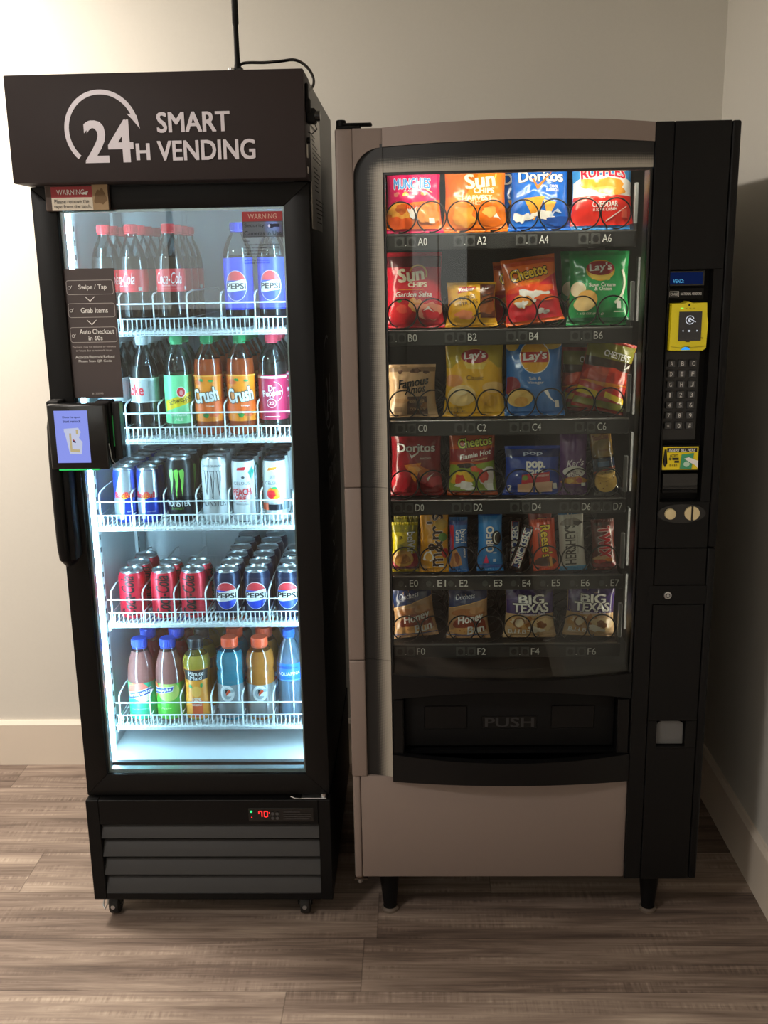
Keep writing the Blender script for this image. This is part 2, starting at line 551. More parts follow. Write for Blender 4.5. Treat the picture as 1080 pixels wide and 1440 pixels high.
# outer cabinet
CABM = pm('#0e0e0f', .36, 0, .36, bump=.04, bscale=900, name='black_cabinet_gloss')
mb = MB()
mb.box(FX0, FY+.046, .33, FX0+.022, FB, 1.9372, CABM, .002)
mb.box(FX1-.022, FY+.046, .33, FX1, FB, 1.9372, CABM, .002)
mb.box(FX0+.022, FB-.022, .33, FX1-.022, FB, 1.9372, CABM)
mb.box(FX0+.022, FY+.05, 1.918, FX1-.022, FB-.022, 1.9372, CABM)
mb.box(FX0+.022, FY+.05, .33, FX1-.022, FB-.022, .345, CABM)
# decal of the round logo and two words on the right flank
SD = pm('#d2d2d6', .34, 1, name='grey_flank_print')
def flank(u, z, off): return Vector((FX1+off, 2.50+u, z))
mb.art([('ring', SD, 0, 1.285, .108, .115, 70, 300), ('text', SD, '24', .0, 1.25, .13, .10, dict(bold=.03)),
        ('text', SD, 'H', .095, 1.225, .035, .045, dict(bold=.02)),
        ('text', SD, 'SMART', .03, 1.135, .20, .055, dict(bold=.02)), ('text', SD, 'VENDING', .03, 1.055, .24, .055, dict(bold=.02)),
        ('text', SD, 'Swipe / Tap', .02, .94, .16, .03, dict()), ('poly', SD, [(-.03, .895), (.02, .87), (.07, .895), (.07, .89), (.02, .862), (-.03, .89)]),
        ('text', SD, 'Grab Items', .02, .82, .16, .03, dict()), ('text', SD, 'Auto Checkout', .02, .72, .19, .03, dict())], flank)
mb.build('cabinet', CO)
# pale interior
mb = MB()
IX0, IX1, IY0, IY1, IZ0, IZ1 = -.762, -.2385, FY+.05, 2.765, .388, 1.735
mb.box(IX0-.006, IY0, IZ0, IX0, IY1, IZ1, LINER)
mb.box(IX1, IY0, IZ0, IX1+.006, IY1, IZ1, LINER)
mb.box(IX0, IY1, IZ0, IX1, IY1+.006, IZ1, LINER)
mb.box(IX0, IY0, IZ1, IX1, IY1, IZ1+.006, LINER)
mb.box(IX0, IY0, IZ0-.006, IX1, IY1, IZ0, LINER)
for x in (-.60, -.40): mb.box(x, IY1-.004, IZ0, x+.012, IY1, IZ1, LINER, .001)
mb.box(IX0+.01, IY0+.0, IZ0, IX1-.01, IY0+.012, IZ0+.012, pm('#3c4246', .5))
mb.build('inner_liner', CO)
# slotted shelf standards on the two side walls
for nm, x in (('l', IX0), ('r', IX1-.008)):
    for y in (2.33, 2.66):
        m2 = MB().box(x, y, IZ0+.02, x+.008, y+.022, IZ1-.02, WIRE, .001)
        for k in range(40): m2.box(x-.0005 if nm == 'r' else x+.0075, y+.007, IZ0+.05+k*.031, x+.0005 if nm == 'r' else x+.0085, y+.015, IZ0+.062+k*.031, DGREY)
        m2.build('shelf_standard', CO)
# led strips down both front corners
LEDM = emis('cool_white_led', '#bfe8ff', 58)
for x0, x1, c0, c1 in ((-.7570, -.7360, -.7620, -.7570), (-.2580, -.2430, -.2430, -.2385)):
    s = MB().box(c0, FY+.060, .40, c1, FY+.082, 1.70, WIRE).build('light_channel', CO)
    MB().box(x0, FY+.062, .405, x1, FY+.078, 1.695, LEDM, .003).build('light_strip', s)
# sign box on top
HX0, HX1, HY, HZ0, HZ1 = -.7983, -.2072, FY-.0699, 1.7338, 1.9372
mb = MB().box(HX0, HY, HZ0, HX1, FY+.045, HZ1, HEADER, .0025, 2)
def hp(px, py): v = at(px, py, HY); return v.x, v.z
A = [('ring', SILVERINK, -.6105, 1.8325, .0655, .0745, 20, 227)]
tip = hp(197, 181); b1 = hp(176.5, 164); b2 = hp(186, 162); b3 = hp(193, 150)
A.append(('poly', SILVERINK, [tip, hp(192, 162), hp(178, 160), hp(186, 168)]))
c24 = hp(153, 199); cH = hp(201.5, 213.5); cS = hp(272, 171.5); cV = hp(290.5, 211)
A += [('text', SILVERINK, '24', c24[0], c24[1], .0930, .0770, dict(bold=.030)),
      ('text', SILVERINK, 'H', cH[0], cH[1], .0250, .0300, dict(bold=.040)),
      ('text', SILVERINK, 'SMART', cS[0], cS[1], .1430, .0370, dict(bold=.028)),
      ('text', SILVERINK, 'VENDING', cV[0], cV[1], .1930, .0370, dict(bold=.028))]
mb.art(A, flat(HY))
sign = mb.build('sign_box', CO)
sign['label'] = 'dark brown sign box with silver 24H SMART VENDING lettering'
# door frame (mitred, rounded bars) and its glass
DF = pm('#0c0b0b', .40, 0, .2, bump=.05, bscale=900, name='black_door_frame')
mb = MB()
z0, z1 = .3389, 1.7317
def mitre(pts):
    b = bmesh.new(); a = [b.verts.new((x, FY, z)) for x, z in pts]; c = [b.verts.new((x, FY+.045, z)) for x, z in pts]
    b.faces.new(a); b.faces.new(c[::-1])
    for k in range(4): b.faces.new((a[k], c[k], c[(k+1) % 4], a[(k+1) % 4]))
    bmesh.ops.bevel(b, geom=b.edges[:], offset=.0018, segments=2, affect='EDGES', profile=.5)
    mb.absorb(b, DF)
mitre([(FX0, z1), (FX1, z1), (OX1, OZ1), (OX0, OZ1)])
mitre([(FX0, z0), (OX0, OZ0), (OX1, OZ0), (FX1, z0)])
mitre([(FX0, z0), (FX0, z1), (OX0, OZ1), (OX0, OZ0)])
mitre([(FX1, z0), (OX1, OZ0), (OX1, OZ1), (FX1, z1)])
mb.build('door_frame', CO)
g = MB().box(OX0, FY+.010, OZ0, OX1, FY+.014, OZ1, DOORGLASS).build('door_glass', CO)
mb = MB()
for a in ((OX0, OZ0, OX0+.005, OZ1), (OX1-.005, OZ0, OX1, OZ1), (OX0+.005, OZ0, OX1-.005, OZ0+.006), (OX0+.005, OZ1-.005, OX1-.005, OZ1)):
    mb.box(a[0], FY+.016, a[1], a[2], FY+.034, a[3], pm('#9da6a8', .3, .7))
mb.build('glass_spacer', CO)
# stickers on the glass
def sp_(px, py): v = at(px, py, FY+.010); return v.x, v.z
SB = pm('#4b4141', .5, name='dark_sticker')
sx0, sx1, sz0, sz1 = -.7410, -.6312, 1.2915, 1.5660
mb = MB().box(sx0, FY+.0085, sz0, sx1, FY+.0098, sz1, SB)
cx = (sx0+sx1)/2
L1 = pm('#cfc9c6', .5)
art = []
for zc, hh in ((1.5270, .024), (1.4790, .024), (1.4275, .0265)):
    art.append(('rrect', L1, sx0+.0055, zc-hh/2-.003, sx1-.0035, zc+hh/2+.003, .005, .0008))
art += [('text', INKW, 'Swipe / Tap', cx+.007, 1.5265, .060, .0125, dict(bold=.02)),
        ('text', INKW, 'Grab Items', cx+.007, 1.4790, .058, .0105, dict(bold=.02)),
        ('text', INKW, 'Auto Checkout', cx+.009, 1.4345, .075, .0105, dict(bold=.02)),
        ('text', INKW, 'in 60s', cx+.005, 1.4205, .030, .0095, dict(bold=.02))]
for zc in (1.5035, 1.4545):
    art.append(('poly', INKW, [(cx-.010, zc+.005), (cx, zc-.004), (cx+.010, zc+.005), (cx+.010, zc+.003), (cx, zc-.0065), (cx-.010, zc+.003)]))
for zc in (1.5265, 1.4790, 1.4255):
    art += [('ring', INKW, sx0+.0125, zc, .0026, .0034, 0, 360), ('poly', INKW, [(sx0+.0145, zc), (sx0+.018, zc+.005), (sx0+.0185, zc+.0045), (sx0+.0155, zc-.001)])]
art += [('text', L1, 'Payment may be delayed by minutes', cx+.001, 1.4015, .094, .0045, dict()),
        ('text', L1, 'or hours due to network issues.', cx+.001, 1.3945, .080, .0045, dict()),
        ('text', INKW, 'Activate/Restock/Refund', cx+.001, 1.3805, .085, .0062, dict(bold=.015)),
        ('text', INKW, 'Please Scan QR Code', cx+.001, 1.3715, .072, .0062, dict(bold=.015)),
        ('text', L1, 'B133595', cx+.001, 1.3015, .024, .0042, dict())]
mb.art(art, flat(FY+.0085), lay=.0002)
o = mb.build('instruction_sticker', CO); o['label'] = 'dark instruction sticker reading Swipe / Tap, Grab Items, Auto Checkout'
wx0, wx1, wz0, wz1 = -.3525, -.2680, 1.6235, 1.6750
RED = pm('#a83238', .5)
GS = glassy('frosted_sticker_film', '#cfd2d2', 0, .3, '#b9bcbc', .35)
mb = MB().box(wx0, FY+.0085, wz0, wx1, FY+.0098, wz1, GS)
mb.art([('rect', RED, wx0, 1.6555, wx1, wz1), ('text', pm('#d8b7a8', .5), 'WARNING', (wx0+wx1)/2, 1.6655, .060, .0100, dict(bold=.012)),
        ('text', INKK, 'Security', -.3275, 1.6465, .042, .0095, dict(bold=.015)), ('text', INKK, 'Cameras In Use', (wx0+wx1)/2, 1.6318, .078, .0085, dict(bold=.015)),
        ('rrect', INKK, wx0+.001, wz0+.001, wx1-.001, 1.655, .002, .0005),
        ('ell', INKK, -.2925, 1.646, .007, .0042), ('ell', INKW, -.2965, 1.646, .0025, .003), ('rect', INKK, -.288, 1.6435, -.2745, 1.6500)], flat(FY+.0085), lay=.0002)
GI = pm('#4c4c4e', .6)
rows = []
for k, t in enumerate(('Notes:', 'The items sold represent by third-party', 'website. As a sole operator, door is lock', 'operation since checkout', 'liability and purchase only', 'please notice and watch shelf', 'no food. You should contact', 'and keep it for proof')):
    wd = .013 if k == 0 else .074 if k < 3 else .052
    rows.append(('text', GI, t, wx0+wd/2+.001, 1.6160-k*.0062-(.0015 if k else 0), wd, .0042, dict()))
mb.art(rows, flat(FY+.0092), lay=.0001)
o = mb.build('camera_warning_sticker', CO); o['label'] = 'red and clear WARNING Security Cameras In Use sticker'
# latch tape plate at the top left of the door
mb = MB().box(-.7560, FY-.012, 1.6825, -.6235, FY-.0005, 1.7345, pm('#4b3b33', .6), .0015)
mb.art([('rect', pm('#e3d9c8', .6), -.743, 1.6835, -.657, 1.7305), ('rect', RED, -.743, 1.7090, -.657, 1.7305),
        ('text', INKW, 'WARNING', -.7025, 1.7195, .058, .0105, dict(bold=.015)), ('text', INKK, 'Please remove the', -.7010, 1.7015, .072, .0085, dict(bold=.012)),
        ('text', INKK, 'tape from the latch.', -.6995, 1.6905, .078, .0085, dict(bold=.012)),
        ('rect', pm('#a98f6d', .7), -.657, 1.6835, -.6245, 1.7335), ('blob', pm('#7c6347', .8), -.640, 1.709, .011, .017, 3, .3), ('poly', INKW, [(-.682, 1.7165), (-.668, 1.7135), (-.664, 1.722), (-.673, 1.719)])],
       flat(FY-.012), lay=.0003)
o = mb.build('warning_plate', CO); o['label'] = 'worn red and cream WARNING tape plate on the latch'
MB().box(-.78, FY+.004, 1.7317, -.24, FY+.04, 1.7338, DGREY).build('door_gap_trim', CO)
# long bar handle
mb = MB()
hx = -.7745
mb.tube([(hx, FY-.006, 1.285), (hx, FY-.03, 1.26), (hx+.001, FY-.045, 1.235), (hx, FY-.048, 1.17), (hx-.0005, FY-.048, 1.05), (hx, FY-.048, .97), (hx+.001, FY-.045, .945), (hx+.003, FY-.03, .932), (hx+.004, FY-.004, .930)],
        [.011, .012, .0128, .013, .013, .013, .0128, .012, .011], BLACK, 14)
mb.box(hx+.006, FY-.047, .938, hx+.026, FY-.0, 1.24, BLACK, .004, 2)
mb.build('door_handle', CO)
# payment terminal
PT = MB()
tx0, tx1, tz0, tz1 = -.7765, -.6515, 1.1465, 1.2880
PT.box(tx0, FY-.068, tz0, tx1, FY-.040, tz1, BLACKG, .005, 3)
PT.box(tx0-.008, FY-.045, 1.245, tx0+.02, FY, tz1+.004, BLACKM, .003)
PT.box(tx1-.030, FY-.042, tz0+.006, tx1+.004, FY-.0, tz1+.002, BLACKM, .003)
PT.box(tx1+.004, FY-.034, tz0+.016, tx1+.021, FY-.003, tz1-.002, pm('#202123', .25, .3), .002)
PT.box(tx1+.0045, FY-.0355, tz0+.045, tx1+.0065, FY-.034, tz1-.03, pm('#1f7f3a', .4, emit=.25))
PT.cyl((tx0+.047, FY-.0685, tz1-.011), .0022, .0022, .002, pm('#2c2d30', .1), 'Y', 12)
PT.tube([(tx1+.001, FY-.06, tz0+.055), (tx1+.004, FY-.058, tz0+.02), (tx1+.009, FY-.05, tz0+.008), (tx1+.002, FY-.045, tz0+.002)], .0012, STEEL, 6)
pt = PT.build('payment_terminal', CO)
mb = MB()
q0 = (-.7605, 1.1625, -.6895, 1.2745)
SCR = emis('terminal_screen_blue', '#8f9bef', .95)
mb.box(q0[0], FY-.0690, q0[1], q0[2], FY-.0680, q0[3], SCR)
T1 = emis('terminal_screen_dark', '#2d2f58', .8); T2 = emis('terminal_screen_white', '#c9cfe8', .9); T3 = emis('terminal_screen_tan', '#c8b78a', .85)
mb.art([('text', T1, 'Door is open', -.7235, 1.2600, .038, .0055, dict(bold=.02)), ('text', T1, 'Start restock', -.7235, 1.2520, .038, .0055, dict(bold=.02)),
        ('poly', T2, [(-.742, 1.236), (-.711, 1.238), (-.706, 1.229), (-.711, 1.216), (-.704, 1.207), (-.705, 1.198), (-.714, 1.196), (-.708, 1.190), (-.708, 1.181), (-.733, 1.182), (-.735, 1.226), (-.742, 1.228)]),
        ('poly', T3, [(-.7315, 1.226), (-.727, 1.226), (-.727, 1.192), (-.711, 1.191), (-.711, 1.185), (-.7315, 1.186)]), ('rect', T3, -.7165, 1.224, -.712, 1.234),
        ('ell', T1, -.7215, 1.2085, .004, .002, -40), ('ell', emis('terminal_screen_red', '#b8574f', .8), -.7225, 1.2115, .0028, .0012, -40)], flat(FY-.0690), lay=.0001)
mb.build('screen', pt)
MB().box(tx0+.016, FY-.0670, tz0-.0012, tx1-.022, FY-.05, tz0+.0035, emis('green_status_light', '#3ad46a', 1.0)).build('status_light', pt)
# base compartment with louvres
BX0, BX1, BY, BZ0, BZ1 = -.7905, -.2066, FY-.0194, .0693, .3357
mb = MB()
mb.box(BX0, BY, BZ0, -.7600, BY+.03, BZ1, BLACK, .0015)
mb.box(-.2350, BY, BZ0, BX1, BY+.03, BZ1, BLACK, .0015)
mb.box(-.7600, BY, .2715, -.2350, BY+.03, BZ1, BLACK, .0015)
mb.box(-.7600, BY, BZ0, -.2350, BY+.03, .0880, BLACK, .0015)
mb.box(BX0, BY+.03, BZ0, BX0+.012, FB, BZ1-.006, BLACK); mb.box(BX1-.012, BY+.03, BZ0, BX1, FB, BZ1-.006, BLACK)
mb.box(BX0+.012, BY+.05, BZ0, BX1-.012, FB, BZ0+.012, BLACK); mb.box(BX0+.012, FB-.012, BZ0+.012, BX1-.012, FB, BZ1-.006, BLACK)
mb.box(BX0+.012, BY+.03, BZ1-.018, BX1-.012, FB-.012, BZ1-.006, BLACK)
mb.box(-.7600, BY+.034, .0880, -.2350, BY+.04, .2715, pm('#0a0a0a', .8))
bp = mb.build('base_housing', CO)
LV = pm('#2c2b2b', .5, 0, .3, name='louvre_grey')
for k in range(4):
    zt = .2690-k*.0490
    m2 = MB()
    y0 = BY+.001
    p = [(y0+.016, zt), (y0+.018, zt+.002), (y0+.001, zt-.032), (y0, zt-.034)]
    v = [[m2.bm.verts.new((x, a, b)) for a, b in p] for x in (-.7595, -.2355)]
    m2.mi(LV)
    for j in range(4): m2.bm.faces.new((v[0][j], v[0][(j+1) % 4], v[1][(j+1) % 4], v[1][j]))
    m2.bm.faces.new(v[0]); m2.bm.faces.new(v[1][::-1])
    m2.build('louvre', bp)
mb = MB().box(-.4020, BY-.0015, .2800, -.2460, BY+.004, .3150, pm('#0b0b0c', .25), .001)
LED_R = emis('red_led_digits', '#ff2a2a', 2.2)
def seg7(x, z, w_, h_, on):
    t = .0022; out = []
    S7 = {'a': (x+t, z+h_-t, x+w_-t, z+h_), 'g': (x+t, z+h_/2-t/2, x+w_-t, z+h_/2+t/2), 'd': (x+t, z, x+w_-t, z+t),
          'f': (x, z+h_/2, x+t, z+h_-t*.5), 'e': (x, z+t*.5, x+t, z+h_/2), 'b': (x+w_-t, z+h_/2, x+w_, z+h_-t*.5), 'c': (x+w_-t, z+t*.5, x+w_, z+h_/2)}
    return [('rect', LED_R)+S7[k] for k in on]
btn = pm('#3c3c3e', .4)
art = seg7(-.3775, .2925, .0095, .0165, 'abcf')+seg7(-.3645, .2925, .0095, .0165, 'abcdef')
art += [('ell', LED_R, -.3515, .3045, .0012, .0012), ('ell', emis('green_led_dot', '#39e07a', 1.6), -.3945, .3075, .003, .003), ('ell', LED_R, -.3935, .2925, .0014, .0014)]
for x in (-.3435, -.3325):
    for z in (.3020, .2905): art.append(('ell', btn, x, z, .0042, .0042))
art += [('rect', btn, -.3180, .3060, -.2780, .3075), ('rect', btn, -.3180, .3000, -.2520, .3010), ('rect', btn, -.3180, .2940, -.2520, .2950), ('rect', btn, -.3180, .2880, -.2560, .2890)]
mb.art(art, flat(BY-.0015), lay=.0001)
o = mb.build('temperature_display', bp); o['label'] = 'black thermostat with red digits reading 70'
# door hinge bracket at lower right
MB().box(-.275, BY+.004, .3360, -.215, FY+.02, .3385, STEEL, .001).cyl((-.2225, FY-.006, .3415), .006, .006, .010, STEEL, 'Z', 16).tube([(-.275, FY-.015, .337), (-.29, FY-.018, .340), (-.30, FY-.012, .341)], .0015, STEEL).build('hinge_bracket', CO)
# casters
for x, y in ((-.7555, BY+.055), (-.2800, BY+.055), (-.7555, FB-.07), (-.2800, FB-.07)):
    c = MB().cyl((x, y, .029), .029, .029, .024, pm('#141414', .55), 'X', 28, .004).build('caster', CO)
    h = MB().cyl((x, y-.0, .029), .0085, .0085, .030, STEEL, 'X', 14)
    h.box(x-.018, y-.016, .030, x-.014, y+.016, .069, BLACK); h.box(x+.014, y-.016, .030, x+.018, y+.016, .069, BLACK); h.box(x-.018, y-.016, .064, x+.018, y+.016, .0695, BLACK)
    h.cyl((x, y-.029, .030), .0055, .0055, .004, STEEL, 'Y', 10)
    h.build('caster_fork', c)
MB().tube([(-.770, BY+.02, .0693), (-.774, BY+.012, .046), (-.769, BY+.008, .038), (-.763, BY+.012, .05), (-.762, BY+.02, .0693)], .0022, STEEL).build('leveling_hook', CO)
# things on the right flank of the sign box
mb = MB()
mb.box(FX1+.0003, 2.235, 1.6400, FX1+.0012, 2.478, 1.8790, pm('#d9d6d0', .32, 0, .9))
TX = pm('#4a4a4a', .6); art = []
rr = random.Random(4)
for k in range(24):
    z = 1.866-k*.0093
    if k % 7 == 3: continue
    art.append(('rect', TX, 2.245, z, 2.245+rr.uniform(.06, .22), z+.0026))
mb.art(art, lambda u, z, off: Vector((FX1+.0012+off, u, z)))
o = mb.build('side_notice', CO); o['label'] = 'pale printed paper notice on the right flank'
mb = MB()
mb.box(HX1, 2.145, 1.858, HX1+.010, 2.172, 1.886, BLACKM, .002)
mb.box(HX1, 2.150, 1.840, HX1+.020, 2.180, 1.868, BLACKM, .003)
mb.cyl((HX1+.022, 2.160, 1.854), .010, .010, .012, BLACKG, 'X', 18)
mb.tube([(HX1+.015, 2.165, 1.842), (HX1+.020, 2.170, 1.830), (HX1+.010, 2.172, 1.822), (HX1+.001, 2.175, 1.826)], .0011, BLACKG)
mb.cyl((HX1+.003, 2.160, 1.808), .006, .006, .006, BLACKM, 'X', 14)
mb.box(HX1, 2.150, 1.775, HX1+.0012, 2.166, 1.800, pm('#c9c6c0', .5)); mb.box(HX1, 2.150, 1.745, HX1+.0012, 2.166, 1.757, pm('#c9c6c0', .5))
mb.box(HX1, 2.150, 1.878, HX1+.006, 2.166, 1.915, BLACKM, .002)
mb.build('camera_module', CO)

# wire shelves
LANE = [-.6950, -.6180, -.5380, -.4620, -.3850, -.3100]
EDGE = [-.7330, -.6560, -.5790, -.5020, -.4250, -.3480, -.2710]
SHZ = [1.4290, 1.1800, .9700, .7260, .4560]
FFY = 2.340
def make_shelf():
    mb = MB()
    x0, x1, ya, yb = -.742, -.262, FFY, 2.742
    n = 49
    for k in range(n):                                   # front-to-back wires with turned-down tips
        x = x0+(x1-x0)*k/(n-1)
        mb.tube([(x, ya-.004, -.013), (x, ya-.004, -.004), (x, ya+.002, -.0015), (x, yb, -.0015)], .0021, WIRE, 4)
    for y in (ya+.010, 2.45, 2.56, 2.67, yb): mb.tube([(x0, y, -.0052), (x1, y, -.0052)], .0025, WIRE, 6)
    mb.tube([(x0, ya-.001, -.0075), (x1, ya-.001, -.0075)], .0042, WIRE, 8)
    mb.tube([(x0, ya-.0015, -.0135), (x1, ya-.0015, -.0135)], .0022, WIRE, 6)
    for k in range(44):                                  # short bars of the fence
        x = x0+.004+(x1-.018-x0)*k/43
        mb.tube([(x, ya, -.006), (x, ya, .0235)], .0017, WIRE, 4)
    mb.tube([(x0, ya-.001, .0235), (x1-.010, ya-.001, .0235)], .0017, WIRE, 6)
    mb.tube([(x0, ya-.002, .0570), (x1, ya-.002, .0570)], .0019, WIRE, 6)
    for x in EDGE:                                       # lane dividers
        mb.tube([(x, ya-.001, -.012), (x, ya-.001, .072), (x+.001, ya+.006, .079), (x+.001, ya+.05, .084), (x+.001, yb-.03, .084), (x+.001, yb-.004, .078), (x+.001, yb, .0)], .0021, WIRE, 6)
        mb.tube([(x+.001, ya, .024), (x+.001, yb, .024)], .0014, WIRE, 4)
    mb.tube([(x0, yb, .05), (x1, yb, .05)], .0018, WIRE, 6)
    for k in range(0, 44): mb.tube([(x0+.004+(x1-.008-x0)*k/43, yb, -.004), (x0+.004+(x1-.008-x0)*k/43, yb, .05)], .0011, WIRE, 4)
    for x in (x0-.002, x1+.002):
        mb.tube([(x, ya, -.005), (x, yb, -.005)], .003, WIRE, 6)
        mb.box(x-.010 if x < -.5 else x, ya+.01, -.030, x if x < -.5 else x+.010, ya+.06, -.006, WIRE, .002)
    return mb
sh0 = make_shelf().build('wire_shelf', CO, angle=60); sh0.location = (-.007, 0, SHZ[0])
for z, sx_ in zip(SHZ[1:], (-.012, -.014, -.006, -.007)):
    o = sh0.copy(); COL.objects.link(o); o.parent = CO; o.location = (sx_, 0, z)

# ------------------------------------------------------------------ antenna on the cooler
ax, ay = -.3575, 2.270
AN = thing('whip_antenna', 'thin black whip antenna standing on top of the drink cooler', 'antenna', (ax, ay, HZ1))
mb = MB().lathe([(0, 0), (.032, 0), (.033, .004), (.028, .009), (.012, .012), (.011, .018), (0, .018)], BLACKM, 28)
mb.box(-.006, -.008, .010, .012, .008, .030, BLACKG, .003)
mb.build('magnetic_base', AN)
MB().lathe([(0, .016), (.0085, .016), (.0085, .022), (.0065, .038), (.0058, .05), (.0052, .110), (.0068, .114), (.0068, .30), (.004, .305), (0, .306)], BLACK, 16).build('whip', AN)
MB().cyl((-.012, -.006, .020), .007, .007, .016, STEEL, 'Z', 14).build('connector_nut', AN)
cab = []
for px, py, Y in ((337, 92, 2.270), (342, 89, 2.268), (352, 88, 2.266), (372, 88, 2.265), (395, 86, 2.265), (412, 84, 2.265), (424, 88, 2.262), (434, 97, 2.255), (440, 108, 2.25), (441, 118, 2.24), (437, 125, 2.215), (430, 126, 2.18), (427, 122, 2.17)):
    v = at(px, py, Y); cab.append((v.x-ax, v.y-ay, v.z-HZ1))
def smooth_path(p, n=4):
    p = [Vector(q) for q in p]; out = []
    for i in range(len(p)-1):
        a = p[max(0, i-1)]; b = p[i]; c = p[i+1]; d = p[min(len(p)-1, i+2)]
        for k in range(n):
            t = k/n
            out.append(.5*((2*b)+(c-a)*t+(2*a-5*b+4*c-d)*t*t+(3*b-a-3*c+d)*t**3))
    out.append(p[-1]); return out
MB().tube(smooth_path(cab), .0030, BLACKG, 8).build('antenna_cable', AN)

# ------------------------------------------------------------------ drinks
def rprof(prof, z):
    for (r0, z0), (r1, z1) in zip(prof, prof[1:]):
        if z0 <= z <= z1 and z1 > z0: return r0+(r1-r0)*(z-z0)/(z1-z0)
    return prof[-1][0]
ORD = ['frontmost', 'second', 'third', 'fourth', 'fifth', 'sixth', 'seventh']
LN = ['leftmost', 'second', 'third', 'fourth', 'fifth', 'rightmost']
SHN = ['top', 'second', 'middle', 'fourth', 'bottom']

def drink_label(look, k, lane, shelf):
    if k == 0: return f'{look}, frontmost, {LN[lane]} lane, {SHN[shelf]} shelf'
    return f'{look}, {ORD[k]} back, {LN[lane]} lane, {SHN[shelf]} shelf'

def wrap_art(mb, items, prof, grow, r0, z0, z1):
    def M(x, z, off):
        r = rprof(prof, z)+grow+off; t = x/r0
        return Vector((r*math.sin(t), -r*math.cos(t), z))
    mb.art(items, M, (-r0*2.9, r0*2.9, z0, z1), (.0032, .008), 0, .00025)

def make_bottle(look, cat, prof, fill, liq, cap, label, upper=None):
    root = thing('drink_bottle', look, cat)
    upper = upper or CLEAR
    p2 = []; mats = []
    for (a, b) in zip(prof, prof[1:]):
        if a[1] < fill < b[1]:
            p2.append(a); r = rprof(prof, fill); p2.append((r, fill)); mats += [liq, upper]
        else:
            p2.append(a); mats.append(liq if b[1] <= fill else upper)
    p2.append(prof[-1])
    parts = []
    mb = MB(); mb.lathe(p2, mats, 30)
    r = rprof(prof, fill)*.97
    mb.lathe([(0, fill), (r, fill)], liq, 30)
    parts.append(mb.build('bottle_body', root, 50))
    cr, ch, cz, cm = cap
    mb = MB()
    n = 30; pr = [(cr, cz), (cr, cz+ch*.86), (cr*.93, cz+ch), (0, cz+ch)]
    mb.lathe(pr, cm, n)
    for k in range(n):
        t = 2*PI*k/n
        mb.box(cr*math.cos(t)-.0006, cr*math.sin(t)-.0006, cz+.001, cr*math.cos(t)+.0006, cr*math.sin(t)+.0006, cz+ch*.82, cm)
    mb.lathe([(cr*.97, cz-.004), (cr*.97, cz-.001)], cm, n)
    parts.append(mb.build('cap', root, 40))
    if label:
        z0, z1, lm, art = label
        zs = [z0]+[z for _, z in prof if z0 < z < z1]+[z1]
        mb = MB(); mb.lathe([(rprof(prof, z)+.0006, z) for z in zs], lm, 40)
        wrap_art(mb, art, prof, .0007, max(r for r, _ in prof), z0, z1)
        parts.append(mb.build('label_wrap', root, 50))
    CH_[root.name] = parts
    return root

def make_can(look, cat, h, r, neck, body, art, lidm=None):
    root = thing('drink_can', look, cat)
    lidm = lidm or pm('#c3c7ca', .28, .9, name='can_aluminium')
    prof = [(r*.72, 0), (r*.80, .002), (r, .010), (r, h-.020), (r*.985, h-.016), (neck+.001, h-.006), (neck, h-.003)]
    mb = MB(); mb.lathe([(0, .004), (r*.6, .003)]+prof, [lidm, lidm, lidm, body, body, body, body, lidm], 32)
    wrap_art(mb, art, prof, .0003, r, .011, h-.006)
    a = mb.build('can_body', root, 50)
    mb = MB(); mb.lathe([(neck, h-.004), (neck+.0012, h-.001), (neck+.0004, h), (neck-.0012, h-.0005), (neck-.003, h-.005), (0, h-.0045)], lidm, 32)
    b = mb.build('lid', root, 40)
    mb = MB().box(-.0035, -.013, h-.0040, .0035, .006, h-.0022, lidm, .0008)
    t = mb.build('pull_tab', root, 40)
    CH_[root.name] = [a, b, t]
    return root

def lane_fill(root, look, group, shelf, lane, n, pitch, x=None, y0=None, rots=None, dx=0, k0=0, looks=None):
    x = LANE[lane] if x is None else x
    for k in range(k0, k0+n):
        rz = R((rots[k] if rots and k < len(rots) else random.uniform(-70, 70)))
        loc = (x+dx*k+random.uniform(-.0015, .0015)*(k > 0), y0+pitch*k, SHZ[shelf]+.0002)
        lb = drink_label(look, k, lane, shelf)
        if not root.get('used'):
            root['used'] = 1; root.location = loc; root.rotation_euler = (0, 0, rz); root['label'] = lb; root['group'] = group
        else:
            o = dup(root, loc, rz, lb, group)

COLA = glassy('cola_drink', '#6b5a50', .03, .03, '#2b2320', .62)
DIET = glassy('diet_cola_drink', '#6d625e', .03, .03, '#322c2b', .55)
PEPB = glassy('pepsi_cola_drink', '#5a5a6b', .03, .03, '#1f1f2c', .6)
ORAN = glassy('orange_soda_drink', '#e0672c', .03, .03, '#e0602a', 0.72)
GING = glassy('ginger_ale_drink', '#bfe3c4', .03, .03, '#9fcfae', .25)
PINK = glassy('pink_tea_drink', '#d99a95', .03, .03, '#d88f88', 0.7)
REDD = glassy('red_tea_drink', '#c8323a', .03, .03, '#c02c36', 0.7)
YELL = glassy('lemonade_drink', '#e6d05a', .03, .03, '#ecd04c', 0.75)
BLUE = glassy('blue_sports_drink', '#2aa3c0', .03, .03, '#2fb0d0', 0.75)
ORSP = glassy('orange_sports_drink', '#e89a4a', .03, .03, '#f0993f', 0.75)
WATR = glassy('water_bottle_blue', '#b9dcf5', .05, .05, '#bfe0f8', 0.32)

INK_RED = pm('#d8232f', .35); INK_BLUE = pm('#1b45c8', .35); INK_GRN = pm('#1f9a52', .35)
INK_YEL = pm('#f4d420', .35); INK_ORA = pm('#f58a1f', .35); SILV = pm('#c6cbd0', .3, .6)

